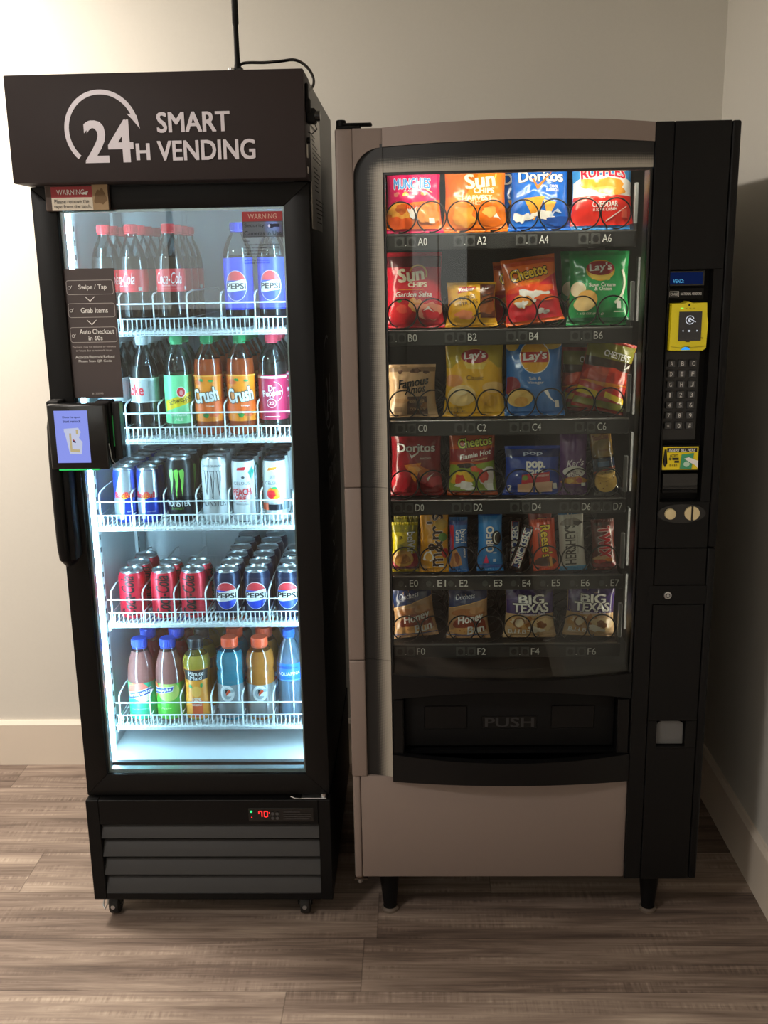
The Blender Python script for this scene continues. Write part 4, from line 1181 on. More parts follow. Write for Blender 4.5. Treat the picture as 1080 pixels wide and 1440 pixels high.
# display
mb = MB().box(rx0+.001, VY+.014, 1.5085, .6060, VY+.030, 1.5400, BLACKG, .001)
mb.box(.5350, VY+.0130, 1.5125, .6020, VY+.0142, 1.5365, emis('display_dark_blue', '#152452', .55))
VF = emis('display_cyan', '#5fb6e8', .9)
mb.art([('text', VF, 'VEND:', .5520, 1.5190, .022, .0075, dict(bold=.0))], flat(VY+.0130), lay=.0002)
o = mb.build('vacuum_display', cp); o['label'] = 'dark blue glowing text display'
mb = MB().box(rx0+.001, VY+.012, 1.4815, .6060, VY+.030, 1.5050, BLACKM, .001)
GL = pm('#c9c9c9', .4)
mb.art([('rrect', GL, .5345, 1.4870, .5540, 1.4985, .001, .0009), ('text', GL, 'CRANE', .5443, 1.4927, .0160, .0058, dict(bold=.02)), ('text', GL, 'NATIONAL VENDORS', .5790, 1.4930, .0430, .0050, dict(bold=.03))], flat(VY+.012), lay=.0002)
mb.build('maker_plate', cp)
# yellow card reader
YEL = pm('#e8d81e', .4, name='yellow_reader_plastic')
mb = MB()
pts = [(.5330, 1.3790), (.5345, 1.4740), (.5620, 1.4745), (.5690, 1.4785), (.5770, 1.4745), (.6060, 1.4755), (.6075, 1.4480), (.6100, 1.4350), (.6085, 1.3830), (.6020, 1.3780)]
mb.prism(pts, VY-.014, VY+.028, YEL)
es = None
mb.cyl((.5697, VY-.0145, 1.4710), .0022, .0022, .001, INKK, 'Y', 12)
mb.art([('rect', emis('reader_green_led', '#8dff5a', 1.2), .5525, 1.4640, .5580, 1.4660), ('rect', pm('#b8ab18', .5), .5620, 1.4640, .5660, 1.4655), ('rect', pm('#b8ab18', .5), .5700, 1.4640, .5740, 1.4655), ('rect', pm('#b8ab18', .5), .5780, 1.4640, .5820, 1.4655),
        ('rect', pm('#4a4410', .5), .5650, 1.3960, .5740, 1.3985), ('text', pm('#4a4410', .5), 'pay', .598, 1.4035, .006, .004, dict()),
        ('poly', emis('reader_blue_glow', '#3aa0ff', 1.0), [(.556, 1.3800), (.561, 1.3845), (.566, 1.3865), (.571, 1.3850), (.576, 1.3800)]),
        ('poly', pm('#b8a914', .45), [(.5345, 1.3880), (.556, 1.3850), (.562, 1.3880), (.571, 1.3880), (.578, 1.3855), (.606, 1.3880), (.606, 1.3865), (.578, 1.3840), (.571, 1.3866), (.562, 1.3866), (.556, 1.3835), (.5345, 1.3865)])], flat(VY-.014), lay=.0003)
cr_ = mb.build('card_reader', cp); cr_['label'] = 'yellow contactless card reader with black screen'
mb = MB().box(.5500, VY-.0155, 1.3985, .5965, VY-.0138, 1.4580, pm('#2a2b30', .15))
SW = emis('reader_white_icons', '#dfe4ee', .8)
mb.art([('ring', SW, .5725, 1.4410, .0075, .0090, 20, 330), ('poly', SW, [(.5680, 1.4400), (.5740, 1.4440), (.5850, 1.4370), (.5840, 1.4360), (.5740, 1.4415), (.5700, 1.4380)]), ('ring', SW, .5725, 1.4410, .0030, .0045, 60, 300),
        ('rect', SW, .5690, 1.4170, .5740, 1.4205), ('poly', SW, [(.5570, 1.4190), (.5595, 1.4210), (.5600, 1.4205), (.5580, 1.4190), (.5600, 1.4175), (.5595, 1.4170)]), ('poly', SW, [(.5895, 1.4190), (.5870, 1.4210), (.5865, 1.4205), (.5885, 1.4190), (.5865, 1.4175), (.5870, 1.4170)])], flat(VY-.0155), lay=.0002)
mb.build('screen', cr_)
# keypad
mb = MB().box(rx0+.001, VY+.022, 1.1850, .6060, VY+.030, 1.3740, pm('#141415', .4))
kp = mb.build('keypad', cp)
KB = pm('#3b3c3e', .45); KI = pm('#d4d4d2', .4)
for r_, row in enumerate(('ABC', 'DEF', 'GHJ', '123', '456', '789', '*0#')):
    for c_, ch in enumerate(row):
        x = .5470+c_*.0228-r_*.0002; z = 1.3490-r_*.0221
        b_ = MB().box(x-.0077, VY+.015, z-.0075, x+.0077, VY+.022, z+.0075, KB, .0012)
        b_.art([('text', KI, ch, x, z, .0055 if ch not in '1*' else (.003 if ch == '1' else .005), .0095 if ch != '*' else .006, dict(bold=.005))], flat(VY+.015), lay=.0002)
        b_.build('key', kp)
# bill acceptor
mb = MB().box(rx0+.001, VY+.006, 1.1185, .6140, VY+.030, 1.1760, BLACKM, .001)
GREENB = pm('#3f9c72', .5)
mb.art([('rect', pm('#f0d818', .45), .5345, 1.1225, .6105, 1.1725), ('rect', INKK, .5440, 1.1605, .6080, 1.1700), ('text', INKW, 'INSERT BILL HERE', .5760, 1.1652, .0560, .0060, dict(bold=.02, shear=.15)),
        ('poly', INKK, [(.5385, 1.1670), (.5425, 1.1670), (.5425, 1.1370), (.5455, 1.1370), (.5405, 1.1275), (.5355, 1.1370), (.5385, 1.1370)]),
        ('text', INKK, 'ACCEPTS', .5590, 1.1535, .0180, .0050, dict(bold=.02)), ('rect', INKK, .5570, 1.1440, .5690, 1.1490), ('rect', INKK, .5600, 1.1380, .5700, 1.1425), ('text', INKK, '$1', .5520, 1.1465, .007, .006, dict(bold=.02)), ('text', INKK, '$5 & $10', .5580, 1.1320, .0160, .0055, dict(bold=.02)),
        ('poly', GREENB, [(.5745, 1.1560), (.6010, 1.1590), (.5970, 1.1240), (.5720, 1.1250)]), ('ell', pm('#bfe0cc', .5), .5860, 1.1350, .0065, .0060), ('poly', INKW, [(.5800, 1.1470), (.5900, 1.1500), (.6100, 1.1420), (.6100, 1.1260), (.6040, 1.1330), (.5960, 1.1370)])],
       flat(VY+.006), lay=.0002)
o = mb.build('bill_slot_sign', cp); o['label'] = 'yellow INSERT BILL HERE sign'
mb = MB().box(.5355, VY+.004, 1.0710, .6130, VY+.030, 1.1140, BLACKG, .002).box(.5375, VY+.002, 1.0830, .6110, VY+.005, 1.0870, pm('#050505', .6)).box(.5375, VY-.001, 1.0720, .6110, VY+.006, 1.0800, BLACKM, .0015)
mb.build('bill_acceptor', cp)
# coin entry
pts = [(.5800+.052*math.cos(R(a)), 1.0265+.021*math.sin(R(a))) for a in range(0, 360, 12)]
mb = MB().prism(pts, VY-.0012, VY+.001, pm('#111112', .35)); mb.build('coin_plate', cp)
IV = pm('#d6c69c', .4, .25)
MB().cyl((.5550, VY-.004, 1.0265), .0125, .0115, .007, IV, 'Y', 28, .001).build('return_button', cp)
mb = MB()
for s_ in (-1, 1):
    pts = [(.6015+s_*(.0011+.0150*math.cos(R(a))), 1.0275+.0150*math.sin(R(a))) for a in range(-85, 86, 10)]
    if s_ < 0: pts = pts[::-1]
    mb.prism(pts, VY-.006, VY, IV)
mb.build('coin_slot', cp)
# legs, top and bottom hinges
for x, y in ((-.0710, VY+.075), (.5670, VY+.075), (-.0710, VB-.06), (.5670, VB-.06)):
    MB().lathe([(0, 0), (.0215, 0), (.0215, .006), (.0165, .010), (.0165, .016), (.0235, .090), (.0245, .128), (0, .128)], [pm('#5c5148', .6), pm('#5c5148', .6), pm('#5c5148', .6), BLACKM, BLACK, BLACK, BLACK], 20, (x, y, 0)).build('leg', VM)
mb = MB().box(VX0+.002, VY+.015, 1.8296, VX0+.052, VY+.05, 1.8370, BLACKM, .002).cyl((VX0+.012, VY+.03, 1.8400), .010, .010, .018, BLACKM, 'Z', 18, .002)
mb.box(VX0+.015, VY+.018, 1.8370, VX0+.075, VY+.042, 1.8425, BLACKM, .002); mb.build('top_hinge', VM)
mb = MB().cyl((VX0+.011, VY+.03, .1240), .0105, .0105, .010, pm('#6d5a4c', .5, .6), 'Z', 18).cyl((VX0+.011, VY+.03, .1140), .0065, .0065, .018, STEEL, 'Z', 12, .001)
mb.box(VX0-.001, VY+.018, .1190, VX0+.03, VY+.09, .1220, pm('#4b4038', .5, .6)); mb.build('bottom_hinge', VM)

# trays, coils and selection labels
TRY = [1.6270, 1.4235, 1.2235, 1.0410, .8605, .6925]       # tray top height
TY = 2.264
ROWS = [
    ('A', [(594, 'A0'), (677, 'A2'), (764, 'A4'), (852, 'A6')], 336),
    ('B', [(580, 'B0'), (664, 'B2'), (750, 'B4'), (840, 'B6')], 470),
    ('C', [(594, 'C0'), (677, 'C2'), (754, 'C4'), (845, 'C6')], 598),
    ('D', [(590, 'D0'), (672, 'D2'), (754, 'D4'), (823, 'D6'), (867, 'D7')], 711),
    ('E', [(582, 'E0'), (621, 'E1'), (652, 'E2'), (700, 'E3'), (740, 'E4'), (781, 'E5'), (822, 'E6'), (863, 'E7')], 817),
    ('F', [(592, 'F0'), (677, 'F2'), (752, 'F4'), (831, 'F6')], 913)]
TRAYM = pm('#242526', .4, 0, .5, name='tray_dark_plastic'); TAGM = pm('#19191a', .35); TAGG = pm('#4b4c4c', .45); TAGI = pm('#e6e6e2', .45)
COILM = pm('#151516', .28, .5, name='black_coil_wire')
def helix(turns=6, r=.0318, pitch=.058):
    pts = []
    for n in range(turns):
        for k in range(30):
            a = -100+330*k/29                      # nearly flat turn
            pts.append((r*math.cos(R(a)), n*pitch+.002*k/29, r+.002+r*math.sin(R(a))))
        for k in range(1, 5):
            a = 230+30*k/5
            pts.append((r*math.cos(R(a)), n*pitch+.002+(pitch-.002)*k/5, r+.002+r*math.sin(R(a))))
    return pts
coil0 = None
TL, TR_ = -.1130, .4800
for ri, (rl, labs, lpy) in enumerate(ROWS):
    z = TRY[ri]
    mb = MB()
    mb.box(TL, TY+.002, z-.006, TR_, 2.86, z-.003, TRAYM)
    mb.box(TL, TY, z-.036, TR_, TY+.004, z-.003, TRAYM, .001)
    mb.box(TL, TY-.002, z-.004, TR_, TY+.006, z-.001, pm('#6a6a6a', .3, .5), .0008)
    for k in range(9):
        x = -.038+k*.0635
        if TL < x < TR_ and k % 2 == 0: mb.box(x-.001, TY+.05, z-.004, x+.001, 2.84, z+.05, TRAYM)
    mb.box(TR_-.006, TY, z-.03, TR_, 2.84, z+.012, TRAYM); mb.box(TL, TY, z-.03, TL+.006, 2.84, z+.012, TRAYM)
    mb.box(TR_-.006, TY+.002, z+.012, TR_+.002, TY+.014, z+.095, pm('#8a8b8b', .35, .2), .001)
    tr = mb.build('tray', VM)
    mb = MB()
    zc = z-.0185
    mb.box(TL+.003, TY-.0025, z-.034, TR_-.003, TY, z-.004, TRAYM)
    art = []
    for px, s_ in labs:
        v = at(px, lpy, TY)
        x = v.x
        art += [('rect', TAGM, x-.014, zc-.0115, x+.014, zc+.0125), ('rect', TAGG, x-.060, zc-.0105, x-.039, zc+.0115), ('rect', TAGG, x-.033, zc-.0105, x-.014, zc+.0115),
                ('ell', TAGM, x-.0495, zc, .0065, .0075), ('ell', TAGM, x-.0235, zc, .0065, .0075), ('ell', TAGI, x-.036, zc-.0065, .0011, .0011)] if ri not in (4,) else \
               [('rect', TAGM, x-.011, zc-.0115, x+.011, zc+.0125), ('ell', TAGG, x-.030, zc, .0065, .0075), ('ell', TAGI, x-.019, zc-.006, .0010, .0010)]
        art.append(('text', TAGI, s_, x, zc+.001, .0195, .0165, dict(bold=.002)))
    mb.art(art, flat(TY-.0025), lay=.0003)
    mb.build('price_strip', tr)
    for ci, px in enumerate((567, 606, 648, 687, 730, 770, 814, 857)):
        x = at(px, 560, 2.272).x*(1+.0)
        x = -.0215+ci*.0655
        if coil0 is None:
            coil0 = MB().tube(helix(), .00165, COILM, 6).build('coil', tr, 60); o = coil0
        else:
            o = coil0.copy(); COL.objects.link(o); o.parent = tr
        o.location = (x, 2.272, z)

# ------------------------------------------------------------------ snacks
def foil(h, rough=.22): return pm(h, rough, 0, .7, name='wrapper_'+h)

def bag_map(w_, h_, T, seed, crumple=1.0, pinch=.07):
    def M(x, z, off, side=1):
        u = max(-1, min(1, 2*x/w_)); v = max(0, min(1, z/h_))
        sv = math.sin(PI*v)
        a = 1-pinch*max(0, sv)**.9-.035*v+.06*(1-v)**5
        prof = max(0, 1-abs(u)**2.4)**.62
        th = T*prof*max(0, sv)**.6*(1.12-.25*v)
        e = math.exp(-v/.16)+math.exp(-(1-v)/.16)
        wr = .0022*math.sin(9*u+seed*1.7+3*math.sin(4*u+seed))*min(1, e)*prof*min(1, sv*6)
        nz = noise.noise(Vector((x*30+seed*7.3, z*26, seed*3.1)))*.0052*crumple*min(1, sv*3)*prof
        nz += abs(noise.noise(Vector((x*55+seed, z*48+9, seed))))*-.0036*crumple*min(1, sv*3)*prof
        fwd_ = -.010*max(0, 1-v/.12)**2
        y = -(th+wr+nz+off)+fwd_ if side > 0 else (th*.8+wr+off)+fwd_
        return Vector((x*a, y, z))
    return M

def make_bag(name, cat, label, px, py, row, w_, h_, T, base, art, seed, lean=5, roll=0, yaw=0, seal=None, back=0, group=None, crumple=1.0, sealh=.055, dy=0):
    z = TRY[row]
    Y = 2.272+.010+T*1.15+back+dy
    p = at(px, py, Y)
    root = thing(name, label, cat, (p.x, Y, z+.0005+abs(math.sin(R(roll)))*w_*.42), 0, group)
    root.rotation_euler = (R(-lean), R(roll), R(yaw))
    M = bag_map(w_, h_, T, seed, crumple)
    mb = MB(); i = mb.mi(base)
    nx, nz = 30, 38
    za, zb = sealh*h_, (1-sealh)*h_
    for side in (1, -1):
        G = [[mb.bm.verts.new(M(-w_/2+w_*a/nx, za+(zb-za)*b/nz, 0, side)) for a in range(nx+1)] for b in range(nz+1)]
        for b in range(nz):
            for a in range(nx):
                f = mb.bm.faces.new((G[b][a], G[b][a+1], G[b+1][a+1], G[b+1][a])); f.material_index = i
    items = []
    def X(u): return u*w_/2
    def Z(v): return v*h_
    for it in art:
        k = it[0]
        if k == 'rect': items.append(('rect', it[1], X(it[2]), Z(it[3]), X(it[4]), Z(it[5])))
        elif k == 'poly': items.append(('poly', it[1], [(X(a), Z(b)) for a, b in it[2]]))
        elif k == 'ell': items.append(('ell', it[1], X(it[2]), Z(it[3]), it[4]*w_, it[5]*w_)+tuple(it[6:]))
        elif k == 'blob': items.append(('blob', it[1], X(it[2]), Z(it[3]), it[4]*w_, it[5]*w_)+tuple(it[6:]))
        elif k == 'ring': items.append(('ring', it[1], X(it[2]), Z(it[3]), it[4]*w_, it[5]*w_)+tuple(it[6:]))
        elif k == 'text':
            o = dict(it[7]) if len(it) > 7 else {}
            if 'arc' in o: o['arc'] = o['arc']*w_
            items.append(('text', it[1], it[2], X(it[3]), Z(it[4]), it[5]*w_, it[6]*w_ if it[6] else None, o))
    mb.art(items, M, (-w_/2*.985, w_/2*.985, za, zb), (.0045, .0045), .0002, .00022)
    bmesh.ops.remove_doubles(mb.bm, verts=[v for v in mb.bm.verts if False], dist=1e-5)
    mb.build('pouch', root, 60)
    sm = seal or base
    for nm, a0, a1 in (('bottom_seal', 0, sealh), ('top_seal', 1-sealh, 1)):
        mb = MB(); i = mb.mi(sm)
        n = 44
        for side in (1, -1):
            G = []
            for b in range(5):
                v = a0+(a1-a0)*b/4
                row_ = []
                for a in range(n+1):
                    x = -w_/2+w_*a/n
                    q = M(x, v*h_, 0, 1); q2 = M(x, (sealh if nm == 'bottom_seal' else 1-sealh)*h_, 0, side)
                    f_ = abs(b/4-(1 if nm == 'bottom_seal' else 0))
                    y = q2.y*(1-f_)**2 + (q.y*.0-.010*max(0, 1-v/.12)**2)*(1-(1-f_)**2)
                    y += (.0007*math.sin(a*1.5) - .0006*side)
                    row_.append(mb.bm.verts.new((q.x, y, v*h_)))
                G.append(row_)
            for b in range(4):
                for a in range(n):
                    f = mb.bm.faces.new((G[b][a], G[b][a+1], G[b+1][a+1], G[b+1][a])); f.material_index = i
        mb.build(nm, root, 60)
    return root

F = foil
YCH = F('#f0b23c'); WHT = F('#f4f0ea'); BLKF = F('#1a1716')
B_ = dict(bold=.035)
def o_(m, amt=.07, **k): d = dict(bold=.035, out=(m, amt)); d.update(k); return d
gchips = 'snack bags in the vending machine'

# row A
PK = F('#d81e62'); OR = F('#f07a1c'); LB = F('#3f95d8')
make_bag('snack_bag', 'snack bag', 'pink and orange snack mix bag above label A0', 582, 327, 0, .124, .152, .024, PK, [
    ('poly', OR, [(-1, 0), (1, 0), (1, .46), (.5, .43), (0, .42), (-.4, .36), (-1, .34)]),
    ('text', WHT, 'MUNCHIES', -.05, .675, .68, .17, o_(WHT, .09)), ('text', LB, 'MUNCHIES', -.05, .675, .68, .17, B_), ('text', WHT, 'SNACK MIX', -.05, .575, .32, .03, dict(bold=.02)),
    ('blob', F('#e88a7a'), -.65, .53, .05, .035, 2), ('blob', YCH, -.30, .53, .05, .04, 3), ('rect', F('#e6b0a0'), -.05, .52, .15, .54), ('blob', F('#e8955a'), .40, .53, .06, .03, 4), ('poly', F('#e8c8a8'), [(.35, .62), (.55, .60), (.75, .54), (.55, .57)]),
    ('blob', F('#e8a03c'), -.55, .30, .22, .14, 5), ('blob', F('#c8601a'), -.45, .33, .12, .08, 6), ('blob', F('#e05818'), -.5, .13, .20, .12, 7), ('blob', WHT, .05, .27, .10, .12, 8, .4), ('text', F('#c83018'), 'FLAMIN', .02, .35, .3, .07, dict(bold=.03)),
    ('blob', F('#f09a4a'), .5, .25, .2, .16, 9), ('rect', WHT, .55, .13, .75, .2)], 1, group=gchips)
make_bag('snack_bag', 'snack bag', 'orange multigrain chip bag above label A2', 668, 326, 0, .140, .146, .028, F('#f2801e'), [
    ('blob', F('#e8610f'), -.6, .75, .3, .25, 2), ('text', F('#fbe6cc'), 'Sun', .15, .735, .48, .22, dict(bold=.04, rot=6)), ('text', F('#fbe6cc'), 'CHIPS', .28, .585, .34, .08, dict(bold=.04)), ('ring', F('#f6c45a'), .4, .83, .13, .155, -30, 150),
    ('text', F('#fbd6a8'), 'HARVEST', .05, .475, .50, .08, dict(bold=.03)), ('text', F('#fbd6a8'), 'CHEDDAR', .15, .40, .36, .05, dict(bold=.02)),
    ('blob', F('#f5a23a'), -.3, .22, .2, .16, 4), ('blob', F('#e56f12'), .4, .25, .24, .17, 5), ('blob', F('#f8b85a'), .45, .28, .12, .07, 6), ('poly', WHT, [(.55, .2), (.68, .26), (.8, .17), (.7, .2)])], 2, group=gchips)
BLU = F('#1a66c8')
dor = [('text', WHT, 'Doritos', .02, .705, .78, .18, o_(F('#14284e'), .075)), ('poly', F('#e07a2a'), [(-.32, .68), (-.22, .66), (-.12, .58), (.5, .80), (.52, .83), (-.12, .52)]),
    ('text', WHT, 'COOL', .48, .57, .16, .045, dict(bold=.03)), ('text', WHT, 'RANCH', .42, .52, .22, .045, dict(bold=.03)), ('poly', F('#eda236'), [(-.6, .42), (.15, .44), (-.2, .13)]), ('poly', F('#f6bb54'), [(.1, .40), (.55, .36), (.25, .14)]),
    ('blob', WHT, -.6, .17, .13, .08, 4, .5), ('blob', WHT, .1, .20, .2, .06, 5, .5), ('poly', F('#cfe0f4'), [(.3, .2), (.6, .28), (.75, .22), (.5, .24), (.35, .15)]), ('blob', F('#12479a'), .6, .12, .25, .07, 6)]
make_bag('snack_bag', 'snack bag', 'blue tortilla chip bag above label A4', 758, 325, 0, .130, .160, .027, BLU, dor, 3, group=gchips)
make_bag('snack_bag', 'snack bag', 'blue tortilla chip bag tucked behind the front one above label A4', 736, 310, 0, .130, .160, .020, BLU, dor, 13, back=.062, group=gchips)
make_bag('snack_bag', 'snack bag', 'blue, white and red ridged chip bag above label A6', 845, 322, 0, .137, .157, .028, F('#3d8ed0'), [
    ('blob', WHT, 0, .50, .60, .27, 3, .1), ('rect', F('#d8281e'), -1, 0, 1, .41), ('blob', F('#d8281e'), 0, .40, .62, .05, 6, .2), ('text', WHT, 'RUFFLES', .0, .775, .74, .17, o_(WHT, .1, arc=.05)), ('text', F('#d81e40'), 'RUFFLES', .0, .775, .74, .17, dict(bold=.035, arc=.05)),
    ('blob', YCH, -.3, .60, .24, .09, 4), ('blob', F('#eda03a'), .25, .56, .26, .12, 5), ('blob', F('#f6c968'), .05, .52, .15, .06, 8), ('text', WHT, 'CHEDDAR', .05, .33, .42, .085, dict(bold=.03)), ('text', WHT, '& SOUR CREAM', .05, .26, .38, .045, dict(bold=.02)),
    ('poly', WHT, [(.1, .1), (.8, .3), (.8, .31), (.1, .12)]), ('rect', F('#e8604a'), .6, .15, .8, .26)], 4, group=gchips)
# row B
make_bag('snack_bag', 'snack bag', 'red multigrain chip bag above label B0', 583, 462, 1, .130, .165, .028, F('#c81f34'), [
    ('rect', F('#5c2028'), -1, .80, 1, 1), ('text', F('#f2e4c8'), 'Sun', -.12, .70, .46, .22, dict(bold=.04, rot=6)), ('text', F('#f2e4c8'), 'CHIPS', .12, .565, .34, .075, dict(bold=.04)), ('ring', F('#d8a848'), .15, .70, .14, .17, -20, 160),  # dark top band: veil of the window glass painted into the wrapper
    ('rect', F('#e07a2a'), -.6, .495, .35, .508), ('text', WHT, 'Garden Salsa', -.02, .440, .66, .085, dict(bold=.02, shear=.2)), ('blob', F('#e0202c'), -.35, .20, .24, .19, 4), ('blob', F('#f05a48'), -.45, .25, .10, .07, 5), ('blob', F('#3f8a3c'), -.55, .36, .05, .03, 6),
    ('blob', F('#eda85a'), .05, .3, .12, .12, 7), ('blob', F('#f0a08a'), .5, .22, .22, .16, 8), ('blob', F('#d83a48'), .55, .18, .14, .1, 9), ('poly', WHT, [(.3, .22), (.5, .28), (.7, .2), (.5, .24)])], 5, group=gchips)
make_bag('snack_bag', 'cookie bag', 'small yellow fudge cookie bag above label B2', 663, 461, 1, .113, .098, .022, F('#e8ae1c'), [
    ('rect', F('#5a2a18'), .35, .2, 1, 1), ('blob', F('#8a4a22'), .65, .5, .14, .22, 3), ('text', F('#3a1a10'), 'E.L.', .62, .86, .18, .06, dict(bold=.02)), ('poly', F('#c82a24'), [(-.6, .74), (.15, .84), (.18, .90), (-.5, .90)]), ('text', WHT, 'Keebler', -.22, .84, .30, .07, dict(bold=.02, rot=4)), ('text', F('#3a2010'), 'FUDGE', -.18, .655, .34, .075, dict(bold=.01, rot=8)), ('text', F('#3a2010'), 'STRIPES', -.15, .535, .40, .07, dict(bold=.01, rot=8)),
    ('poly', F('#3a1a10'), [(.45, .7), (.9, .76), (.9, .73), (.45, .66)]), ('poly', F('#3a1a10'), [(.4, .55), (.9, .62), (.9, .58), (.4, .5)]), ('blob', F('#e88a5a'), -.3, .27, .2, .08, 5), ('poly', F('#4a2a14'), [(.1, .22), (.35, .28), (.35, .32), (.1, .26)])], 6, lean=6, group=gchips)
che = [('rect', F('#c84a1a'), -1, .88, 1, 1), ('rect', F('#d82030'), -1, 0, 1, .48), ('poly', F('#d82030'), [(-.2, .45), (1, .45), (1, .72), (.4, .6)]), ('text', F('#f5c21c'), 'Cheetos', -.05, .76, .70, .20, o_(BLKF, .10, rot=7)), ('text', F('#f5c21c'), 'Crunchy', .05, .625, .30, .05, dict(bold=.02)),
    ('blob', F('#e8481c'), -.1, .52, .4, .07, 3), ('blob', WHT, 0, .42, .22, .12, 4, .5), ('blob', F('#e85a1c'), .45, .36, .2, .05, 5), ('blob', F('#e85a1c'), .5, .50, .2, .05, 6), ('blob', F('#f09a3a'), -.4, .34, .16, .12, 7), ('blob', WHT, -.45, .30, .09, .07, 8, .5), ('blob', WHT, .3, .16, .1, .05, 9, .5)]
make_bag('snack_bag', 'snack bag', 'orange and red crunchy puff bag above label B4', 752, 459, 1, .124, .145, .027, F('#ee6f1c'), che, 7, lean=6, roll=-7, group=gchips)
make_bag('snack_bag', 'snack bag', 'orange puff bag tucked behind the front one above label B4', 728, 440, 1, .118, .140, .020, F('#ee6f1c'), che, 17, back=.062, group=gchips)
lay = lambda c1: [('ell', F('#e8b42c'), .0, .735, .25, .165), ('poly', F('#f3d05a'), [(-.4, .70), (.4, .68), (.3, .60), (-.3, .61)]), ('ell', F('#a8262e'), 0, .765, .24, .115), ('text', WHT, "Lay's", 0, .77, .38, .15, dict(bold=.03, shear=.1, rot=4))]
sco = lay(0)+[('text', WHT, 'Sour Cream', .05, .54, .46, .055, dict(bold=.02)), ('text', WHT, '& Onion', .08, .485, .30, .055, dict(bold=.02)), ('ring', F('#e6f0d4'), .1, .58, .36, .40, -60, 30), ('ell', F('#f0e2bc'), -.75, .48, .12, .12), ('ell', F('#e8b054'), -.45, .34, .17, .15), ('ell', F('#f0cf8a'), -.55, .28, .16, .11),
    ('rect', F('#0c5a34'), -1, 0, 1, .1), ('rect', WHT, .55, .22, .7, .32), ('rect', F('#d8ecd8'), .45, .17, .8, .185), ('text', F('#e8f2d8'), '1 1/2 OZ (42.5 g)', -.3, .15, .42, .04, dict(bold=.02))]
make_bag('snack_bag', 'snack bag', 'green sour cream chip bag above label B6', 841, 456, 1, .138, .160, .028, F('#1f9a52'), sco, 8, group=gchips)
make_bag('snack_bag', 'snack bag', 'green chip bag tucked behind the front one above label B6', 828, 440, 1, .135, .162, .020, F('#1f9a52'), sco, 18, back=.062, group=gchips)
# row C
make_bag('snack_bag', 'cookie bag', 'tan chocolate chip cookie bag above label C0', 580, 590, 2, .113, .119, .025, F('#d8b184'), [
    ('rect', F('#9a7a5c'), -1, .86, 1, 1), ('blob', F('#5a3a26'), -.5, .86, .05, .04, 2), ('blob', F('#5a3a26'), .15, .88, .10, .05, 3), ('blob', F('#5a3a26'), .6, .85, .06, .03, 4), ('text', BLKF, 'Famous', .05, .665, .66, .16, dict(bold=.03, shear=.3, rot=8)), ('text', BLKF, 'Amos', .12, .535, .46, .16, dict(bold=.02, shear=.35, rot=8)),
    ('rect', F('#5a3a2a'), -.2, 0, .62, .40), ('rect', F('#d8b184'), -.12, .28, .5, .34), ('text', BLKF, 'CHOCOLATE CHIP', .18, .31, .28, .03, dict()), ('blob', F('#b07a4a'), .5, .22, .07, .06, 6), ('text', F('#d8b184'), 'COOKIES', .2, .16, .30, .05, dict(bold=.02)), ('blob', F('#c89a68'), -.5, .32, .16, .05, 8), ('rect', F('#9a7a5c'), -.75, .1, -.4, .2)], 9, crumple=1.4, group=gchips)
make_bag('snack_bag', 'snack bag', 'yellow classic potato chip bag above label C2', 667, 589, 2, .138, .176, .028, F('#edb40e'), [
    ('rect', F('#b39a16'), -1, .62, 1, 1), ('ell', F('#edb40e'), 0, .45, .48, .40)]+lay(0)+[('text', F('#6a4a10'), 'Classic', 0, .495, .30, .075, dict(bold=.01)), ('ell', F('#e0924a'), -.75, .46, .16, .10), ('ell', F('#f2cf86'), -.45, .27, .24, .17), ('ell', F('#f8e0a8'), -.5, .32, .12, .06), ('ell', F('#f0c272'), .65, .37, .2, .09), ('ell', F('#d8a018'), .5, .2, .12, .1),
    ('text', F('#5a4208'), 'GLUTEN', -.65, .11, .22, .04, dict()), ('text', F('#5a4208'), 'FREE', -.6, .065, .3, .03, dict())], 10, group=gchips)
make_bag('snack_bag', 'snack bag', 'blue salt and vinegar chip bag above label C4', 750, 588, 2, .134, .178, .028, F('#1f6fba'), [
    ('ell', F('#d8b04a'), -.8, .92, .14, .14), ('ell', F('#d8b04a'), .6, .92, .2, .12), ('ell', WHT, .0, .735, .275, .275), ('ell', F('#e8a81c'), 0, .735, .26, .26), ('rect', F('#b8242c'), -.49, .67, .49, .80), ('text', WHT, "Lay's", 0, .74, .42, .17, dict(bold=.035, shear=.1, rot=4)),
    ('text', WHT, 'Salt &', 0, .47, .22, .055, dict(bold=.015)), ('text', WHT, 'Vinegar', .02, .415, .30, .06, dict(bold=.015)), ('ell', F('#8a2034'), -.85, .38, .16, .15), ('ell', F('#e8c06a'), -.5, .23, .22, .16), ('ell', F('#d8a04a'), -.45, .18, .12, .08), ('poly', WHT, [(.3, .32), (.45, .34), (.55, .24), (.72, .16), (.5, .22)]), ('rect', WHT, .7, .1, .84, .19)], 11, group=gchips)
